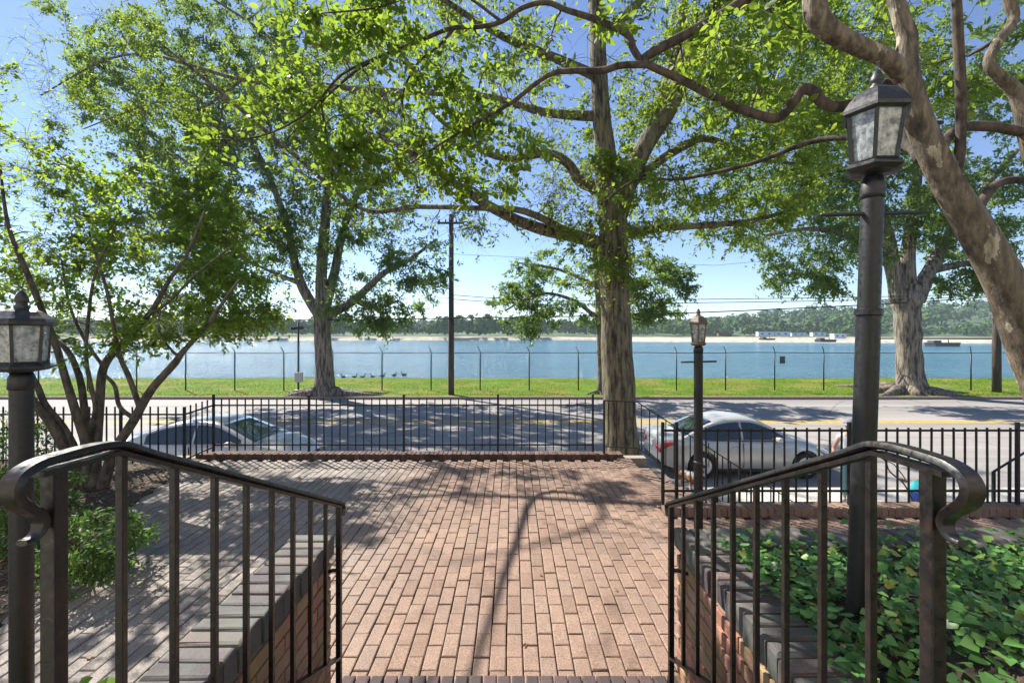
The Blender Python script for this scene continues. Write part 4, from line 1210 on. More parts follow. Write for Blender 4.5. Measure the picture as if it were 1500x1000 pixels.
def grass():
    n = 60000
    x = rng.uniform(-36, 40, n); y = 24.8 + rng.uniform(0, 1, n) ** 1.3 * 7.6
    kk = np.array([mnoise.noise(Vector((a * .35, b * .9, 4))) for a, b in zip(x, y)]) > rng.uniform(-.45, .1, n)
    x, y = x[kk], y[kk]; n = len(x)
    z = np.array([ground_at(a, b) for a, b in zip(x, y)])
    D = rand_unit(n) * 0.5 + np.array([0, 0, 1.])
    L = rng.uniform(0.04, 0.11, n)
    V, Fc = leaf_arrays(np.c_[x, y, z - 0.005], D, rand_unit(n), L, np.full(n, 0.022), 0.1, 4)
    tag(link('grass', fast_mesh('grass', V, Fc), M['grassblade']), kind='stuff')
grass()
# ------------------------------------------------------------------ across the street: chain link fence, poles, cables
FD = 26.9
t = thing('chain_link_fence', 'tall chain link fence with angled tops along the lake shore', 'fence', (0, FD, STREET))
fx = [-31.2 + 2.93 * i for i in range(26)]
me_post = None
for x in fx:
    g = ground_at(x, FD)
    mb = MB(); mb.tube([(x, FD, g - .05), (x, FD, g + 2.28)], 0.038, 8); mb.tube([(x, FD, g + 2.27), (x - 0.03, FD - 0.02, g + 2.4), (x - 0.16, FD - 0.1, g + 2.62)], 0.024, 6); mb.build('post', M['galv'], t, True)
gz = lambda x: ground_at(x, FD)
mb = MB(); mb.tube([(x, FD, gz(x) + 2.24) for x in np.linspace(-34, 44, 60)], 0.024, 6); mb.build('top_rail', M['galv'], t, True)
for k in range(3):
    q = (k + 1) / 3
    mb = MB(); mb.tube([(x - .16 * q, FD - .1 * q, gz(x) + 2.3 + .3 * q) for x in np.linspace(-34, 44, 60)], 0.0035, 3, cap=False); mb.build('barbed_wire', M['galv'], t)
mb = MB()
h = 2.2
for s in (-1, 1):
    x = -36.0
    while x < 44:
        z0 = gz(x) + 0.03
        xa, xb = (x, x + h) if s > 0 else (x + h, x)
        y = FD + 0.006 * s
        w = 0.0014
        mb.add([(xa - w, y, z0), (xa + w, y, z0), (xb + w, y, z0 + h), (xb - w, y, z0 + h)], [(0, 1, 2, 3)])
        x += 0.075
mb.build('wire_netting', M['galv'], t)
sg = thing('fence_sign', 'small dark notice sign with pale border hanging on the lakeside fence', 'sign', P(1146, 527, FD - .05))
c = P(1146, 527, FD - .05)
mb = MB(); mb.box(c, (0.36, 0.012, 0.46), bev=.004); mb.build('border', mat_simple('sign_border', (0.35, 0.35, 0.25), .6), sg)
mb = MB(); mb.box(c + Vector((0, -.006, 0)), (0.30, 0.008, 0.40)); mb.build('panel', mat_simple('sign_panel', (0.03, 0.045, 0.05), .5), sg)

def pole(label, px, d, r, top):
    x = (px - CX) / F * d
    g = ground_at(x, d)
    t = thing('utility_pole', label, 'utility pole', (x, d, g), 'utility poles along the lake side')
    mb = MB(); mb.tube([(x, d, g - .1), (x, d, g + 3), (x, d, top)], [r, r * .95, r * .8], 14); mb.build('shaft', M['wood_pole'], t, True)
    mb = MB(); mb.box((x, d - .12, top - .5), (1.5, .09, .11)); mb.build('crossarm', M['wood_pole'], t)
    for k in (-.65, -.3, .3, .65):
        mb = MB(); mb.lathe((x + k, d - .12, top - .44), [(.03, 0), (.045, .04), (.03, .08), (.045, .1), (.02, .15)], 10); mb.build('insulator', M['galv'], t, True)
    return x
xA = pole('slim brown utility pole standing on the grass left of the big oak', 661, 25.4, 0.165, 8.6)
xB = pole('utility pole seen beside the leaning mottled trunk at right', 1460, 26.3, 0.21, 8.3)
def cable(label, pts, r):
    rows = catmull(pts, 8)
    mb = MB(); mb.tube([Vector(q) for q in rows], r, 5, cap=False)
    tag(mb.build('overhead_cable', M['wire'], smooth=True), label, 'cable', 'cables strung between the utility poles')
yw = 25.15
def at(px, py, d): return tuple(P(px, py, d))
cable('thick lower cable crossing the whole view in front of the hills', [at(-330, 452, 25.2), at(0, 468, yw), at(430, 468.5, yw), at(661, 466, yw), at(930, 461, 25.3), at(1260, 447, 25.6), at(1460, 434, 26), at(1900, 400, 27)], 0.030)
cable('upper of the two thin cables right of the bronze lantern', [at(661, 432, 25.2), at(800, 440, yw), at(1010, 438.5, 25.3), at(1260, 435, 25.6), at(1460, 428, 26), at(1900, 395, 27)], 0.019)
cable('lower of the two thin cables right of the bronze lantern', [at(661, 438, 25.2), at(800, 446, yw), at(1010, 443.5, 25.3), at(1260, 439.5, 25.6), at(1460, 432, 26), at(1900, 398, 27)], 0.019)
cable('faint high cable running behind the big oak crown', [at(661, 372, 25.2), at(1000, 387, 25.3), at(1100, 384, 25.5), at(1460, 350, 26), at(1900, 300, 27)], 0.009)
cable('cable left of the slim brown pole against the pale sky', [at(-330, 405, 25.2), at(200, 437, yw), at(430, 438, yw), at(661, 436.5, 25.2)], 0.011)

# meter post with box near the far-left oak
x = P(437, 575, 26.2).x; g = ground_at(x, 26.2)
t = thing('meter_post', 'thin grey post with white box left of the flared oak', 'post', (x, 26.2, g))
mb = MB(); mb.box((x, 26.2, g + .05), (.5, .4, .22), bev=.03); mb.build('footing', M['concrete'], t)
mb = MB(); mb.tube([(x, 26.2, g), (x, 26.2, 2.55)], 0.055, 10); mb.build('shaft', M['galv'], t, True)
mb = MB(); mb.box((x + .08, 26.1, P(0, 552, 26.2).z), (.42, .2, .56), bev=.015); mb.build('box', mat_simple('grey_box', (.42, .42, .40), .6), t)
mb = MB(); mb.box((x - .02, 26.15, P(0, 480.5, 26.2).z), (.30, .14, .13)); mb.box((x - .25, 26.12, P(0, 481, 26.2).z), (.16, .2, .16)); mb.box((x + .21, 26.12, P(0, 480, 26.2).z), (.16, .2, .16)); mb.build('floodlight', M['wire'], t)

# ------------------------------------------------------------------ far shore
def far_land():
    # low shore bank all round
    mb = MB()
    def strip(pts_near, depth, z):
        a = [(x, y, WATER - .3) for x, y in pts_near]; b = [(x, y + 2.5, z) for x, y in pts_near]; c = [(x, y + depth, z + .2) for x, y in pts_near]
        n = len(a)
        mb.add(a + b + c, [(i + r * n, i + 1 + r * n, i + 1 + (r + 1) * n, i + (r + 1) * n) for r in range(2) for i in range(n - 1)])
    xs = np.linspace(-520, 560, 80)
    strip([(x, (225 + (x + 330) * 0.12 if x < 20 else 267 + (x - 20) * .1) + 4 * mnoise.noise(Vector((x * .02, 1, 0)))) for x in xs], 60, WATER + 1.3)
    tag(mb.build('far_shore', M['shore'], smooth=True), kind='structure')
    mb = MB()
    pts = [(60, 228), (95, 215), (140, 205), (200, 190), (260, 170), (330, 155), (420, 150)]
    a = [(x, y, WATER - .2) for x, y in pts]; b = [(x, y + 3, WATER + 1.0) for x, y in pts]; c = [(x + 5, y + 22, WATER + 1.3) for x, y in pts]; dd = [(x + 6, y + 26, WATER - .2) for x, y in pts]
    n = len(a)
    mb.add(a + b + c + dd, [(i + r * n, i + 1 + r * n, i + 1 + (r + 1) * n, i + (r + 1) * n) for r in range(3) for i in range(n - 1)])
    tag(mb.build('sand_spit', M['shore'], smooth=True), kind='structure')
    def hz(x, y):
        t = max(0, (y - 320) / 260)
        px = CX + x / y * F
        h = 8 + 26 * min(1, max(0, (px - 960) / 350)) + 5 * mnoise.noise(Vector((x * .006, y * .006, 2)))
        return min(1, t) * h
    sheet('hills', -700, 800, 290, 640, WATER + 1.2, M['hill'], 90, 30, hz)
    # woods: crowns made of small leaf clumps
    Vs = []; Fs = []; nv = 0
    def crown(x, y, z, r, h, m):
        nonlocal nv
        u = rand_unit(m); u[:, 2] = np.abs(u[:, 2]) * 1.0 - 0.25
        lob = 1 + 0.22 * np.sin(u[:, 0] * 4 + x) * np.cos(u[:, 1] * 5 + y)
        c = np.array([x, y, z + h * .45]) + u * np.array([r, r, h * .55]) * (lob * rng.uniform(.75, 1.05, m))[:, None]
        s = r * rng.uniform(.2, .42, m)
        V, Fc = leaf_arrays(c - u * 0.1, np.cross(u, rand_unit(m)) + 1e-3, u + rand_unit(m) * .45, s * 1.4, s * 1.2, 0.1, 4)
        Vs.append(V); Fs.append(Fc + nv); nv += len(V)
    for i in range(420):
        x = rng.uniform(-480, 520); y0 = (240 + (x + 330) * 0.12 if x < 20 else 300)
        y = y0 + (rng.uniform(-7, 36) if x < 20 else rng.uniform(6, 45))
        h = rng.uniform(9, 16) if x < 60 else rng.uniform(6, 12)
        if CX + x / y * F > 1000: y += 14
        crown(x, y, WATER + 1.6, h * rng.uniform(.35, .55), h, 70)
    for i in range(900):
        x = rng.uniform(-520, 720); y = rng.uniform(340, 630)
        h = rng.uniform(9, 15)
        crown(x, y, WATER + 1.2 + hz(x, y) - 1, h * rng.uniform(.45, .65), h, 46)
    tag(link('far_wood', fast_mesh('far_wood', np.vstack(Vs), np.vstack(Fs)), M['farwood']), kind='stuff')
far_land()
M['white'] = mat_simple('trailer_white', (0.62, 0.64, 0.66), .5, 0, 1, .08)
M['dark'] = mat_simple('dark_steel', (0.06, 0.06, 0.065), .7, 0, 1, .3)
M['rust'] = mat_simple('rusty_roof', (0.16, 0.07, 0.05), .8, 0, 1, .3)
M['glassdark'] = mat_simple('dark_window', (0.03, 0.035, 0.04), .15)
def trailer(px0, px1, py0, py1, d, mat, label, win=True):
    a, b = P(px0, py1, d), P(px1, py0, d)
    t = thing('site_trailer', label, 'trailer', (a.x, d, a.z), 'site trailers on the far shore')
    mb = MB(); mb.box(((a.x + b.x) / 2, d + 1.5, (a.z + b.z) / 2), (b.x - a.x, 3, b.z - a.z), bev=.08); mb.build('body', mat, t)
    mb = MB(); mb.box(((a.x + b.x) / 2, d + 1.5, b.z + .06), (b.x - a.x + .3, 3.3, .14)); mb.build('roof', mat, t)
    if win:
        for q in (.25, .7):
            mb = MB(); mb.box((a.x + (b.x - a.x) * q, d - .02, a.z + (b.z - a.z) * .58), ((b.x - a.x) * .16, .06, (b.z - a.z) * .3)); mb.build('window', M['glassdark'], t)
for args in ((1111, 1134, 486, 492.5, 262, M['white'], 'pale site trailer, first of the row on the far shore'), (1135, 1158, 486, 492.5, 262, M['white'], 'second pale site trailer in the row on the far shore'),
             (1160, 1181, 487.5, 492.5, 264, M['white'], 'low third site trailer in the row on the far shore'), (1191, 1210, 487, 492.5, 262, M['white'], 'site trailer standing apart just left of the tall lamp post'),
             (1053, 1072, 488, 492.5, 266, M['rust'], 'rust red shed on the far shore right of the bronze lantern'), (1222, 1240, 489, 496, 210, M['white'], 'grey tank trailer on the sand spit left of the tall lamp post')):
    trailer(*args)
def barge(px0, px1, py0, py1, d, label, mat):
    a, b = P(px0, py1, d), P(px1, py0, d)
    t = thing('work_barge', label, 'barge', (a.x, d, a.z), 'work barges by the sand spit')
    w, h = b.x - a.x, b.z - a.z
    mb = MB(); mb.add([(a.x, d, b.z - h * .35), (a.x + w * .06, d, a.z), (b.x - w * .06, d, a.z), (b.x, d, b.z - h * .35), (a.x, d + 4, b.z - h * .35), (a.x + w * .06, d + 4, a.z), (b.x - w * .06, d + 4, a.z), (b.x, d + 4, b.z - h * .35)],
        [(0, 1, 2, 3), (7, 6, 5, 4), (0, 4, 5, 1), (3, 2, 6, 7), (0, 3, 7, 4), (1, 5, 6, 2)]); mb.build('hull', mat, t)
    mb = MB(); mb.box((a.x + w * .2, d + 2, b.z - h * .15), (w * .3, 2.4, h * .42), bev=.05); mb.build('cabin', M['dark'], t)
    mb = MB(); mb.tube([(a.x + w * .75, d + 2, b.z - h * .4), (a.x + w * .72, d + 2, b.z + h * .5)], .12, 6); mb.build('mast', M['galv'], t)
barge(1202, 1226, 495, 501, 185, 'dark work barge left of the tall lamp post', M['dark'])
barge(1369, 1408, 499, 507, 150, 'dark work barge right of the pale furrowed trunk', M['dark'])
barge(1118, 1136, 494, 498, 205, 'brown work barge moored below the white trailers', M['rust'])
x0, x1 = P(1248, 508, 160), P(1500, 508, 160)
# ducks
me_d = None
M['goose'] = mat_simple('goose', (0.055, 0.045, 0.04), .8, 0, 10, .4)
M['gooseneck'] = mat_simple('goose_neck', (0.012, 0.012, 0.012), .8)
def goose_mesh():
    mb = MB()
    mb.tube([(-.30, 0, .12), (-.24, 0, .14), (-.1, 0, .12), (.06, 0, .10), (.18, 0, .10), (.25, 0, .12)], [.01, .05, .11, .13, .10, .03], 10)
    me = bpy.data.meshes.new('goose'); me.from_pydata(mb.v, [], mb.f); me.materials.append(M['goose'])
    mb = MB()
    mb.tube([(.19, 0, .12), (.24, 0, .22), (.24, 0, .34), (.27, 0, .40), (.32, 0, .41), (.39, 0, .395)], [.045, .032, .028, .038, .035, .012], 8)
    me2 = bpy.data.meshes.new('goose_neck'); me2.from_pydata(mb.v, [], mb.f); me2.materials.append(M['gooseneck'])
    for m in (me, me2): m.polygons.foreach_set('use_smooth', [True] * len(m.polygons))
    return me, me2
gm, gm2 = goose_mesh()
dg = F * (EYE - WATER) / (553 - HY)
for i, (px, dy, lab) in enumerate(((503, 0, 'dark goose nearest the flared oak trunk on the lake'), (519, .2, 'second goose from the flared oak trunk on the lake'), (531, .1, 'goose close behind the second one from the flared trunk'), (546, .3, 'middle goose of the row swimming on the lake'),
                                (560, 1, 'goose just past the middle of the swimming row'), (577, 2, 'goose next to last toward the slim brown pole'), (592, 2.5, 'goose swimming at the end nearest the slim brown pole'))):
    d = dg + dy
    v = P(px, 0, d)
    o = link('goose', gm, None, None, (v.x, d, WATER - .02))
    tag(o, lab, 'goose', 'geese swimming along the shore')
    o.rotation_euler = (0, 0, random.uniform(-.5, .5) + (PI if i % 3 == 0 else 0))
    link('neck', gm2, None, o)

# ------------------------------------------------------------------ cars
def mat_paint(name, col, metal=0.35, rough=0.36):
    m, nt, b = new_mat(name)
    v = coords(nt)
    n = noise_tex(nt, v, 3, 4)
    c = ramp(nt, [(0.3, tuple(q * .92 for q in col)), (0.7, col)], n)
    nt.links.new(c.outputs[0], b.inputs['Base Color'])
    b.inputs['Metallic'].default_value = metal
    rr = ramp(nt, [(0.35, (rough - .05,) * 3), (0.7, (rough + .1,) * 3)], noise_tex(nt, v, 7, 5))
    nt.links.new(rr.outputs[0], b.inputs['Roughness'])
    b.inputs['Coat Weight'].default_value = 0.6
    b.inputs['Coat Roughness'].default_value = 0.06
    return m
M['silver'] = mat_paint('silver_paint', (0.52, 0.51, 0.48))
M['silver2'] = mat_paint('grey_silver_paint', (0.56, 0.54, 0.50))
def mat_carglass(name, col):
    m, nt, b = new_mat(name)
    b.inputs['Base Color'].default_value = (*col, 1)
    b.inputs['Roughness'].default_value = 0.03
    b.inputs['Specular IOR Level'].default_value = 0.8
    b.inputs['Coat Weight'].default_value = 0.5
    n = noise_tex(nt, coords(nt), 2.5, 3)
    bump(nt, b, n, 0.01, 0.15)
    return m
M['carglass'] = mat_carglass('car_glass', (0.018, 0.026, 0.024))
M['carglass2'] = mat_carglass('car_windscreen', (0.07, 0.10, 0.085))
M['tyre'] = mat_simple('tyre', (0.018, 0.018, 0.018), .85)
M['rim'] = mat_simple('rim_alloy', (0.6, 0.6, 0.6), .35, .3, 5, .1)
M['red'] = mat_simple('tail_red', (0.55, 0.012, 0.018), .15, 0, 5, .15, coat=.8)
M['black'] = mat_simple('black_trim', (0.012, 0.012, 0.012), .5)
M['chrome'] = mat_simple('chrome', (0.65, 0.65, 0.65), .15, 1, 5, .05)
M['lens'] = mat_simple('lamp_lens', (0.55, 0.56, 0.55), .08, .3, 30, .3)

def interp(tab, x):
    xs = [a for a, _ in tab]; ys = [b for _, b in tab]
    return float(np.interp(x, xs, ys))
def smoothtab(tab, k=6):
    r = catmull(tab, k)
    return [(a, b) for a, b in r]

def car(label, x0, y0, z0, L, Wd, H, wb, roh, paint, front_vis):
    """sedan facing +x; (x0,y0) rear end and near side at street height z0"""
    t = thing('parked_car', label, 'car', (x0 + L / 2, y0 + Wd / 2, z0))
    O = Vector((x0, y0 + Wd / 2, z0))
    w2 = Wd / 2
    belt = 0.88
    fr = L - wb - roh                       # front overhang
    xr, xf = roh, roh + wb                  # axles
    wtab = smoothtab([(0, .74), (.06, .86), (.2, .93), (.5, .975), (.30 * L, 1), (.7 * L, 1), (L - .8, .965), (L - .4, .90), (L - .15, .78), (L - .04, .62), (L, .5)])
    top = smoothtab([(0, .80), (.04, .94), (.12, 1.0), (.35, 1.015), (.9, 1.02), (.3 * L, .99), (.6 * L, .96), (L - 1.25, .97), (L - .9, .93), (L - .5, .84), (L - .2, .72), (L - .05, .60), (L, .54)])
    bot = smoothtab([(0, .42), (.05, .33), (.25, .24), (.6, .2), (L - .7, .2), (L - .3, .22), (L - .06, .28), (L, .36)])
    st = sorted(set([0, .02, .05, .1, .16] + list(np.linspace(.25, L - .3, 34)) + [L - .2, L - .12, L - .06, L - .02, L]))
    rings = []
    for x in st:
        w = interp(wtab, x) * w2; zt = interp(top, x); zb = interp(bot, x)
        e = min(1, x / .25, (L - x) / .3)
        e = max(0, e) ** .5
        half = [(0, zb), (w * .7, zb), (w * (.9 + .03 * e), zb + .04), (w * .985, zb + .14), (w, zb + (zt - zb) * .42), (w * .995, zb + (zt - zb) * .62), (w * .975, zb + (zt - zb) * .78), (w * .945, zt - .075), (w * .89, zt - .03), (w * .78, zt - .006), (w * .4, zt + .012), (0, zt + .018)]
        rings.append([(x, y, z) for y, z in half] + [(x, -y, z) for y, z in half[-2:0:-1]])
    n = len(rings[0])
    vs = [v for r in rings for v in r]
    fs = []
    for i in range(len(rings) - 1):
        for k in range(n):
            k2 = (k + 1) % n
            fs.append((i * n + k, (i + 1) * n + k, (i + 1) * n + k2, i * n + k2))
    fs.append(tuple(range(n))); fs.append(tuple((len(rings) - 1) * n + k for k in range(n - 1, -1, -1)))
    mb = MB(); mb.add([O + Vector(v) for v in vs], fs)
    body = mb.build('body', paint, t)
    bm = bmesh.new(); bm.from_mesh(body.data); bmesh.ops.recalc_face_normals(bm, faces=bm.faces); bm.to_mesh(body.data); bm.free()
    # wheel arches
    cut = MB()
    Rw = .325
    for xa in (xr, xf):
        for s in (-1, 1):
            cut.lathe(O + Vector((xa, s * (w2 - .11) - .16, Rw + .01)), [(Rw + .055, 0), (Rw + .055, .32)], 36, axis='y')
    co = cut.build('arch_cutter', None)
    bm = bmesh.new(); bm.from_mesh(co.data); bmesh.ops.recalc_face_normals(bm, faces=bm.faces); bm.to_mesh(co.data); bm.free()
    co.location = (0, 0, 0)
    md = body.modifiers.new('arches', 'BOOLEAN'); md.object = co; md.operation = 'DIFFERENCE'; md.solver = 'EXACT'
    bpy.context.view_layer.update()
    dg_ = bpy.context.evaluated_depsgraph_get()
    nm = bpy.data.meshes.new_from_object(body.evaluated_get(dg_))
    body.modifiers.clear(); body.data = nm
    bpy.data.objects.remove(co)
    smooth_angle(body, 38)
    # cabin
    xb0, xb1 = .55, L - 1.05
    S_ = xb1 - xb0
    gt = smoothtab([(xb0 + S_ * a, b) for a, b in ((0, .99), (.10, 1.13), (.22, 1.30), (.34, H - .055), (.46, H - .006), (.56, H), (.64, H - .02), (.71, H - .075), (.80, 1.27), (.90, 1.11), (1.0, .955))])
    wr = .64 * w2; wbt = .90 * w2
    zbt = .93
    yat = lambda z: wbt - (wbt - wr) * max(0, (z - zbt) / (H - zbt)) ** 1.15
    rings = []
    for x in np.linspace(xb0, xb1, 40):
        zt = max(interp(gt, x), zbt + .02)
        zs = zbt + (zt - zbt) * .93
        half = [(wbt + .0, zbt - .05), (yat(zbt + (zs - zbt) * .35), zbt + (zs - zbt) * .35), (yat(zbt + (zs - zbt) * .7), zbt + (zs - zbt) * .7), (yat(zs) * 1.0, zs), (yat(zs) * .93, zt - .012 * (zt - zbt) / .5), (yat(zs) * .55, zt + .012), (0, zt + .016)]
        rings.append([(x, y, z) for y, z in half] + [(x, -y, z) for y, z in half[-2::-1]])
    n = len(rings[0])
    vs = [O + Vector(v) for r in rings for v in r]
    fs = [(i * n + k, (i + 1) * n + k, (i + 1) * n + k + 1, i * n + k + 1) for i in range(len(rings) - 1) for k in range(n - 1)]
    mb = MB(); mb.add(vs, fs); o = mb.build('roof', paint, t); smooth_angle(o, 40)
    ztop = lambda x: interp(gt, x)
    # side glass
    def side_pane(poly, mat, out):
        k = len(poly)
        vv = []
        for o_ in (out, out - .012):
            for (x, z) in poly: vv.append(O + Vector((x, s * (yat(z) + o_), z)))
        f = [tuple(range(k)), tuple(range(2 * k - 1, k - 1, -1))] + [(i, k + i, k + (i + 1) % k, (i + 1) % k) for i in range(k)]
        return vv, f
    xm = xb0 + S_ * .53
    for s in (-1, 1):
        upper = lambda x: zbt + (ztop(x) - zbt) * .93 - .05
        def win(xa, xb, name):
            poly = []
            for x in np.linspace(xa, xb, 12): poly.append((x, .965))
            for x in np.linspace(xb, xa, 14):
                z = upper(x)
                if z > .985: poly.append((x, z))
            vv, f = side_pane(poly, M['carglass'], .016)
            m_ = MB(); m_.add(vv, f); return m_.build(name, M['carglass'], t)
        win(xb0 + S_ * .17, xm - .03, 'window')
        win(xm + .03, xb0 + S_ * .895, 'window')
        # bright strip along the belt
        m_ = MB(); m_.tube([O + Vector((x, s * (yat(.945) + .016), .945)) for x in np.linspace(xb0 + S_ * .15, xb0 + S_ * .90, 10)], .008, 6); m_.build('window_trim', M['chrome'] if front_vis else M['black'], t, True)
        # door gaps and handles
        for xd in (xm - .02, xb0 + S_ * .215, xb0 + S_ * .885):
            m_ = MB(); m_.box(O + Vector((xd, s * (interp(wtab, xd) * w2 - .008), .60)), (.008, .03, .62)); m_.build('door_gap', M['black'], t)
        for xd in (xm - .20, xm + .82):
            m_ = MB(); m_.tube([O + Vector((xd - .09, s * (w2 * .985), .80)), O + Vector((xd - .07, s * (w2 * .985 + .03), .80)), O + Vector((xd + .07, s * (w2 * .985 + .03), .80)), O + Vector((xd + .09, s * (w2 * .985), .80))], .013, 8); m_.build('door_handle', M['chrome'], t, True)
        # mirror
        m_ = MB(); xm2 = xb0 + S_ * .83
        m_.box(O + Vector((xm2, s * (w2 * .985 + .06), .99)), (.13, .17, .12), bev=.035); m_.box(O + Vector((xm2 + .03, s * (w2 * .92), .95)), (.06, .16, .04))
        m_.build('mirror', paint, t, True)
        # sill
        m_ = MB(); m_.box(O + Vector(((xr + xf) / 2, s * (w2 * .955), .215)), (wb - .8, .05, .07), bev=.015); m_.build('sill', M['black'], t)
        # lights
        wr_ = interp(wtab, .1) * w2
        m_ = MB()
        rr_ = []
        for x in (.015, .05, .12, .2, .30):
            w = interp(wtab, x) * w2; zt = interp(top, x); zb = interp(bot, x)
            ya = w * (.99 if x > .05 else .97)
            z_hi = zt - .10; z_lo = zt - (.25 if x < .2 else .2)
            if x == .30: z_lo = z_hi - .06
            rr_.append([O + Vector((x - .012, s * (ya + .008), z_hi)), O + Vector((x - .012, s * (ya + .012), (z_hi + z_lo) / 2)), O + Vector((x - .012, s * (ya + .010), z_lo))])
        x = .015
        inner = [O + Vector((x - .03, s * (w2 * .50), q)) for q in (interp(top, .03) - .10, interp(top, .03) - .17, interp(top, .03) - .23)]
        rr_.insert(0, inner)
        vv = [v for r in rr_ for v in r]
        ff = [(i * 3 + k, (i + 1) * 3 + k, (i + 1) * 3 + k + 1, i * 3 + k + 1) for i in range(len(rr_) - 1) for k in range(2)]
        m_.add(vv, ff)
        o = m_.build('taillight', M['red'], t, True)
        sm = o.modifiers.new('thick', 'SOLIDIFY'); sm.thickness = .02; sm.offset = 0
        m_ = MB(); rr_ = []
        for x in (L - .06, L - .14, L - .24, L - .36, L - .5):
            w = interp(wtab, x) * w2; zt = interp(top, x); zb = interp(bot, x)
            rr_.append([O + Vector((x + .006, s * (w * .93 + .012), zt - .055)), O + Vector((x + .010, s * (w * 1.0 + .012), zt - .12)), O + Vector((x + .006, s * (w * 1.0 + .012), zt - (.2 if x > L - .3 else .15)))])
        vv = [v for r in rr_ for v in r]
        ff = [(i * 3 + k, (i + 1) * 3 + k, (i + 1) * 3 + k + 1, i * 3 + k + 1) for i in range(len(rr_) - 1) for k in range(2)]
        m_.add(vv, ff); o = m_.build('headlight', M['lens'], t, True)
        sm = o.modifiers.new('thick', 'SOLIDIFY'); sm.thickness = .02; sm.offset = 0
    # windscreen and rear window lie on the cabin
    def top_glass(xa, xb, name, mat):
        vv = []; ff = []
        xs = np.linspace(xa, xb, 9)
        for x in xs:
            z = ztop(x); zs = zbt + (z - zbt) * .93
            for q in np.linspace(-1, 1, 9):
                yy = yat(zs) * .86 * q
                zz = np.interp(abs(q) * .86, [0, .55, .93], [z + .016, z + .012, z - .012 * (z - zbt) / .5])
                vv.append(O + Vector((x, yy, zz + .012)))
        for i in range(8):
            for k in range(8):
                ff.append((i * 9 + k, (i + 1) * 9 + k, (i + 1) * 9 + k + 1, i * 9 + k + 1))
        m_ = MB(); m_.add(vv, ff); o = m_.build(name, mat, t, True)
        sm = o.modifiers.new('thick', 'SOLIDIFY'); sm.thickness = .014; sm.offset = -1
    top_glass(xb0 + S_ * .03, xb0 + S_ * .29, 'rear_window', M['carglass'])
    top_glass(xb0 + S_ * .715, xb0 + S_ * .985, 'windscreen', M['carglass2'])
    # grille, bumpers, plates
    zt = interp(top, L - .03)
    m_ = MB(); m_.box(O + Vector((L - .02, 0, .5)), (.08, Wd * .42, .14), bev=.02)
    for k in range(6): m_.box(O + Vector((L + .015, 0, .445 + k * .022)), (.03, Wd * .40, .006))
    m_.build('grille', M['black'], t)
    m_ = MB(); m_.box(O + Vector((L - .03, 0, .33)), (.08, Wd * .5, .09), bev=.02); m_.build('lower_intake', M['black'], t)
    m_ = MB(); m_.box(O + Vector((-.012, 0, .74)), (.03, .32, .16), bev=.006); m_.build('number_plate', mat_simple('plate', (.6, .6, .58), .5), t)
    m_ = MB(); m_.box(O + Vector((.03, 0, .36)), (.10, Wd * .66, .10), bev=.02); m_.build('rear_valance', M['black'], t)
    # under floor
    m_ = MB(); m_.box(O + Vector((L / 2, 0, .30)), (L - .5, Wd * .62, .22)); m_.build('floor_pan', M['black'], t)
    # wheels
    for xa in (xr, xf):
        for s in (-1, 1):
            c = O + Vector((xa, s * (w2 - .115), Rw))
            pr = [(.21, -.09), (.25, -.10), (.30, -.10), (Rw - .008, -.085), (Rw, -.06), (Rw, .06), (Rw - .008, .085), (.30, .10), (.25, .10), (.21, .09)]
            m_ = MB(); m_.lathe(c, [(r, h) for r, h in pr], 36, axis='y')
            wo = m_.build('wheel', M['tyre'], t, True)
            m_ = MB()
            yo = c.y + s * .08
            m_.lathe((c.x, yo, c.z), [(.215, -.02), (.222, .0), (.222, .02), (.205, .02)], 32, axis='y')
            for k in range(10):
                a = 2 * PI * k / 10
                p0 = Vector((c.x + .04 * math.cos(a), yo + s * .02, c.z + .04 * math.sin(a))); p1 = Vector((c.x + .212 * math.cos(a), yo + s * .01, c.z + .212 * math.sin(a)))
                m_.tube([p0, p1], [.02, .016], 5)
            m_.tube([(c.x, yo - .02, c.z), (c.x, yo + .03, c.z)], .05, 14)
            m_.build('rim', M['rim'], wo)
    return t
# right: rear end at x 4.03, near side 11.3 m off
car('silver sedan with red taillight parked beyond the slim lamp post', 3.74, 11.2, STREET, 4.42, 1.78, 1.46, 2.58, 1.02, M['silver'], False)
car('grey silver sedan parked behind the many stemmed tree, nose toward the oak', -9.95, 10.75, STREET, 4.8, 1.82, 1.47, 2.82, 1.08, M['silver2'], True)

# ------------------------------------------------------------------ person, dog, small things on the sidewalk
def skin(name, verts, edges, rad, mat, parent, sub=2, root=0):
    """one continuous surface grown round a skeleton"""
    off = wl(parent) if parent is not None else Vector((0, 0, 0))
    me = bpy.data.meshes.new(name)
    me.from_pydata([tuple(Vector(v) - off) for v in verts], edges, [])
    o = link(name, me, None, parent)
    sk = o.modifiers.new('skin', 'SKIN')
    lay = me.skin_vertices[0].data
    for i, r in enumerate(rad):
        lay[i].radius = r if hasattr(r, '__len__') else (r, r)
        lay[i].use_root = (i == root)
    sk.use_smooth_shade = True
    sb = o.modifiers.new('sub', 'SUBSURF'); sb.levels = sub; sb.render_levels = sub
    bpy.context.view_layer.update()
    nm = bpy.data.meshes.new_from_object(o.evaluated_get(bpy.context.evaluated_depsgraph_get()))
    nm.materials.clear(); nm.materials.append(mat)
    o.modifiers.clear(); o.data = nm
    nm.polygons.foreach_set('use_smooth', [True] * len(nm.polygons))
    return o
M['skin'] = mat_simple('skin', (0.52, 0.32, 0.23), .5, 0, 30, .08)
M['shirt'] = mat_simple('light_shirt', (0.55, 0.55, 0.56), .9, 0, 40, .1, .003)
M['pants'] = mat_simple('teal_leggings', (0.16, 0.30, 0.33), .8, 0, 40, .12, .002)
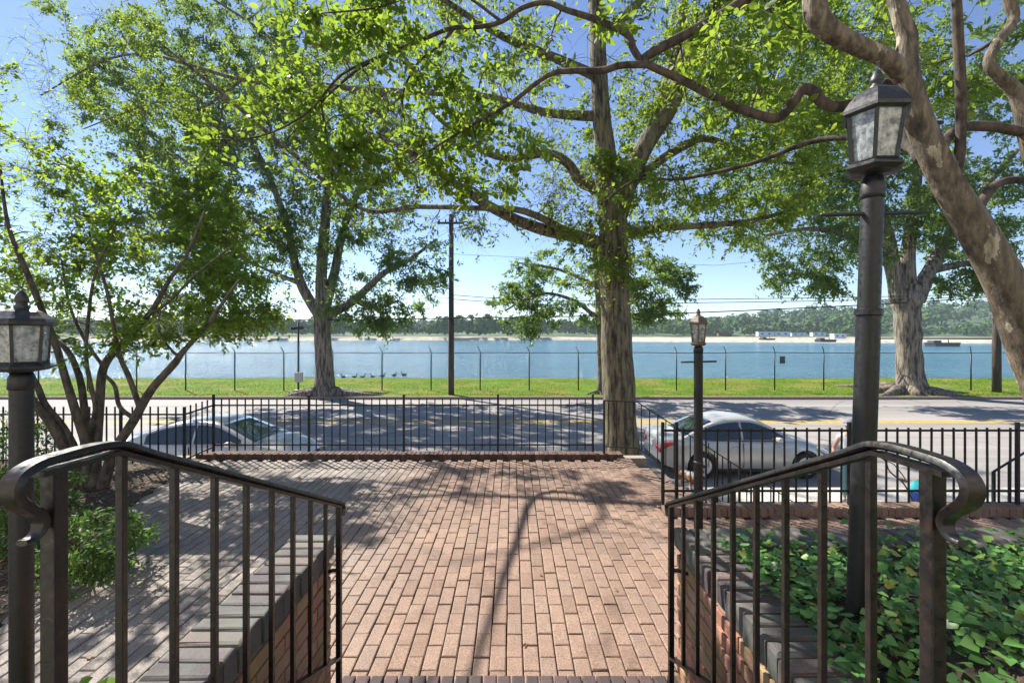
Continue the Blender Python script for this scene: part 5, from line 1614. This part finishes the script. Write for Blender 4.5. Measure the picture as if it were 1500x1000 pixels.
M['hair'] = mat_simple('brown_hair', (0.07, 0.04, 0.025), .6, 0, 60, .3)
M['cap'] = mat_simple('grey_cap', (0.30, 0.32, 0.35), .9, 0, 40, .1)
M['shoe'] = mat_simple('shoe', (0.35, 0.34, 0.33), .8)
SW = STREET + 0.124
def person():
    px, py = 6.98, 9.3
    B = Vector((px, py, SW))
    t = thing('person', 'person in grey cap, light top and teal leggings standing behind the tall lamp post', 'person', tuple(B))
    # local: x right of the picture, y away, facing left and a little toward the camera
    f = Vector((-0.75, -0.66, 0)); sdir = Vector((-0.66, 0.75, 0))       # facing, right hand side of the body
    def q(a, b, h): return B + f * a + sdir * b + Vector((0, 0, h))
    V = []; E = []; Rr = []
    def add(p, r, par=None):
        V.append(p); Rr.append(r)
        if par is not None: E.append((par, len(V) - 1))
        return len(V) - 1
    pel = add(q(0, 0, .93), (.135, .105))
    wa = add(q(.02, 0, 1.08), (.115, .09), pel); ch = add(q(.05, 0, 1.27), (.135, .10), wa); nb = add(q(.06, 0, 1.40), (.07, .07), ch)
    nk = add(q(.08, 0, 1.48), .05, nb); jaw = add(q(.115, 0, 1.55), (.058, .065), nk); hd = add(q(.10, 0, 1.635), (.075, .092), jaw); tp = add(q(.09, 0, 1.70), (.055, .07), hd)
    nose = add(q(.185, 0, 1.60), .012, hd)
    for s in (-1, 1):
        sh = add(q(.05, s * .165, 1.37), .055, nb)
        if s < 0:   # arm on the camera side, elbow held out, hand at the hip
            el = add(q(-.02, s * .30, 1.13), .040, sh); wr = add(q(.14, s * .24, .93), .028, el)
        else:
            el = add(q(.08, s * .27, 1.11), .040, sh); wr = add(q(.24, s * .22, .98), .028, el)
        pm = add(q(.20 if s < 0 else .30, s * .22, .89 if s < 0 else .94), (.034, .018), wr)
        for k, (dx, dl) in enumerate(((-.026, .055), (-.009, .066), (.009, .062), (.025, .048))):
            base = V[pm] + sdir * dx
            a = add(base + f * .03 + Vector((0, 0, -.03)), .0085, pm)
            b = add(base + f * (.03 + dl * .5) + Vector((0, 0, -.03 - dl * .5)), .0075, a)
            add(base + f * (.02 + dl * .5) + Vector((0, 0, -.05 - dl * .8)), .006, b)
        a = add(V[pm] + f * .02 + sdir * (-s * .035), .010, pm); add(V[pm] + f * .045 + sdir * (-s * .045) + Vector((0, 0, -.03)), .008, a)
        hp = add(q(0, s * .09, .88), .085, pel); kn = add(q(.03, s * .10, .49), .056, hp); an = add(q(-.02, s * .10, .09), .036, kn); hl = add(q(.03, s * .10, .04), .034, an); add(q(.16, s * .11, .028), .026, hl)
    skin('body', V, E, Rr, M['skin'], t)
    g = 1.14
    # shirt
    v2 = [q(0, 0, .95), q(.02, 0, 1.08), q(.05, 0, 1.27), q(.06, 0, 1.385)]; e2 = [(0, 1), (1, 2), (2, 3)]; r2 = [(.150, .118), (.128, .102), (.152, .116), (.088, .085)]
    for s in (-1, 1):
        v2 += [q(.05, s * .165, 1.37), q(.04, s * .215, 1.29)]; i = len(v2); e2 += [(3, i - 2), (i - 2, i - 1)]; r2 += [.070, .064]
    skin('shirt', v2, e2, r2, M['shirt'], t)
    v3 = [q(0, 0, .95)]; e3 = []; r3 = [(.143, .113)]
    for s in (-1, 1):
        b = len(v3)
        v3 += [q(0, s * .09, .87), q(.03, s * .10, .49), q(0, s * .10, .28), q(-.02, s * .10, .13)]; r3 += [.096, .066, .058, .044]
        e3 += [(0, b), (b, b + 1), (b + 1, b + 2), (b + 2, b + 3)]
    skin('leggings', v3, e3, r3, M['pants'], t)
    for s in (-1, 1):
        skin('shoe', [q(-.05, s * .10, .05), q(.06, s * .105, .05), q(.19, s * .11, .035)], [(0, 1), (1, 2)], [(.045, .05), (.048, .05), (.04, .034)], M['shoe'], t)
        mb = MB(); mb.lathe(q(.165, s * .032, 1.632) - Vector((0, 0, .008)), [(.0, 0), (.010, .005), (.011, .009), (.0, .016)], 10); mb.build('eye', M['black'], t, True)
    hc = q(.075, 0, 1.64)
    skin('hair', [q(.06, 0, 1.70), q(-.0, 0, 1.64), q(-.01, 0, 1.54), q(-.02, 0, 1.44)], [(0, 1), (1, 2), (2, 3)], [(.085, .085), (.085, .075), (.055, .05), (.03, .03)], M['hair'], t)
    mb = MB()
    mb.lathe(q(.09, 0, 1.66), [(.108, 0), (.108, .03), (.095, .07), (.06, .1), (.012, .112), (0, .113)], 20)
    c = q(.09, 0, 1.662)
    ring = []
    for a in np.linspace(-1.1, 1.1, 9):
        ring.append((c + f * (.10 * math.cos(a)) + sdir * (.10 * math.sin(a)), c + f * (.10 * math.cos(a) + .085 * math.cos(a)) + sdir * (.105 * math.sin(a)) + Vector((0, 0, -.02))))
    vs = []
    for a, b in ring: vs += [a, b, a + Vector((0, 0, .008)), b + Vector((0, 0, .008))]
    fs = []
    for i in range(8):
        o = i * 4
        fs += [(o, o + 1, o + 5, o + 4), (o + 2, o + 6, o + 7, o + 3), (o + 1, o + 3, o + 7, o + 5)]
    mb.add(vs, fs)
    mb.build('cap', M['cap'], t, True)
person()

def mat_dog():
    m, nt, b = new_mat('dog_coat')
    tc = coords(nt)
    n = noise_tex(nt, tc, 5.5, 2, .4)
    c = ramp(nt, [(0.46, (0.62, 0.58, 0.52)), (0.50, (0.34, 0.15, 0.06)), (0.62, (0.30, 0.13, 0.05))], n)
    f = noise_tex(nt, coords(nt), 120, 3)
    c2 = mixc(nt, c.outputs[0], ramp(nt, [(.3, (.7, .7, .7)), (.7, (1.1, 1.1, 1.1))], f).outputs[0], .6, 'MULTIPLY')
    nt.links.new(c2, b.inputs['Base Color']); b.inputs['Roughness'].default_value = .9
    bump(nt, b, f, .01, .6)
    return m
M['dog'] = mat_dog()
def dog():
    B = Vector((3.87, 9.95, SW))
    t = thing('dog', 'white and brown dog on the sidewalk behind the slim lamp post', 'dog', tuple(B))
    f = Vector((.35, -.94, 0)); s_ = Vector((.94, .35, 0))
    def q(a, b, h): return B + f * a + s_ * b + Vector((0, 0, h))
    V = []; E = []; Rr = []
    def add(p, r, par=None):
        V.append(p); Rr.append(r)
        if par is not None: E.append((par, len(V) - 1))
        return len(V) - 1
    hip = add(q(-.24, 0, .40), (.085, .095)); bl = add(q(-.06, 0, .385), (.095, .10), hip); chs = add(q(.14, 0, .38), (.105, .125), bl); sho = add(q(.24, 0, .42), (.085, .10), chs)
    nk = add(q(.32, 0, .49), .07, sho); hd = add(q(.38, 0, .545), (.072, .068), nk); mz = add(q(.46, 0, .52), (.04, .036), hd); nz = add(q(.53, 0, .505), .026, mz)
    t1 = add(q(-.34, 0, .46), .022, hip); t2 = add(q(-.42, 0, .54), .017, t1); add(q(-.45, 0, .62), .010, t2)
    for s in (-1, 1):
        a = add(q(.22, s * .085, .33), .048, sho); b = add(q(.20, s * .09, .22), .034, a); c = add(q(.215, s * .09, .10), .024, b); d = add(q(.215, s * .09, .035), .024, c); add(q(.25, s * .09, .022), .022, d)
        a = add(q(-.22, s * .085, .32), .062, hip); b = add(q(-.13, s * .09, .235), .042, a); c = add(q(-.27, s * .09, .14), .024, b); d = add(q(-.26, s * .09, .04), .022, c); add(q(-.22, s * .09, .022), .022, d)
    skin('body', V, E, Rr, M['dog'], t)
    for s in (-1, 1):
        skin('ear', [q(.36, s * .055, .60), q(.37, s * .085, .55), q(.38, s * .088, .48)], [(0, 1), (1, 2)], [(.012, .02), (.014, .035), (.010, .026)], M['hair'], t, 1)
        mb = MB(); mb.lathe(q(.435, s * .038, .56), [(0, 0), (.009, .004), (.009, .009), (0, .014)], 8); mb.build('eye', M['black'], t, True)
    mb = MB(); mb.lathe(q(.548, 0, .502), [(0, 0), (.016, .006), (.018, .014), (0, .024)], 10); mb.build('nose', M['black'], t, True)
dog()

# blue bucket with teal cloth, looped hose
bx = P(1346, 735, 9.2)
t = thing('bucket', 'small blue bucket with a teal cloth on top behind the fence', 'bucket', (bx.x, 9.2, SW))
M['blue'] = mat_simple('blue_plastic', (0.02, 0.09, 0.42), .4, 0, 8, .15)
M['teal'] = mat_simple('teal_cloth', (0.04, 0.33, 0.36), .9, 0, 20, .25)
mb = MB(); mb.lathe((bx.x, 9.2, SW), [(.12, 0), (.125, .01), (.155, .27), (.165, .275), (.165, .30), (.15, .30), (.14, .05)], 24); mb.build('pail', M['blue'], t, True)
mb = MB()
prof = [(.15, .27), (.16, .32), (.13, .40), (.10, .47), (.05, .52), (0, .53)]
mb.lathe((bx.x, 9.2, SW), prof, 18)
mb.v = [tuple(Vector(v) * 1.0 + Vector((.02 * mnoise.noise(Vector(v) * 9), .02 * mnoise.noise(Vector(v) * 8 + Vector((4, 0, 0))), .03 * mnoise.noise(Vector(v) * 7)))) for v in mb.v]
mb.build('cloth', M['teal'], t, True)
mb = MB(); mb.tube([(bx.x + .165 * math.cos(a), 9.2, SW + .29 - .12 * math.sin(a)) for a in np.linspace(0, PI, 12)], .005, 6); mb.build('handle', M['galv'], t, True)
ho = MB()
pts = [at(1282, 666, 9.25), at(1296, 674, 9.2), at(1302, 688, 9.15), at(1312, 698, 9.12), at(1322, 706, 9.1), at(1330, 718, 9.06), at(1337, 733, 9.02)]
ho.tube([Vector(r) for r in catmull(pts, 6)], .013, 8)
pts = [at(1296, 674, 9.2), at(1308, 679, 9.22), at(1318, 690, 9.24), at(1326, 702, 9.2), at(1322, 706, 9.12)]
ho.tube([Vector(r) for r in catmull(pts, 6)], .010, 8)
h2 = thing('looped_strap', 'black looped strap with brown grip held by the standing person', 'strap', at(1337, 735, 9.02))
ho.build('strap', M['wire'], h2, True)
mb = MB(); mb.tube([at(1318, 701, 9.10), at(1328, 705, 9.06)], .026, 10); mb.build('grip', mat_simple('brown_grip', (.16, .08, .04), .6), h2, True)

# ------------------------------------------------------------------ air
mb = MB(); mb.box((0, 310, 30), (2000, 800, 72))
hz_o = mb.build('haze')
hm = bpy.data.materials.new('haze')
hm.use_nodes = True
hn = hm.node_tree
hn.nodes.remove(hn.nodes['Principled BSDF'])
pv = hn.nodes.new('ShaderNodeVolumePrincipled')
pv.inputs['Color'].default_value = (0.74, 0.88, 1.0, 1)
pv.inputs['Density'].default_value = 0.00028
pv.inputs['Anisotropy'].default_value = 0.2
hn.links.new(pv.outputs[0], hn.nodes['Material Output'].inputs['Volume'])
hz_o.data.materials.append(hm)
tag(hz_o, kind='stuff')
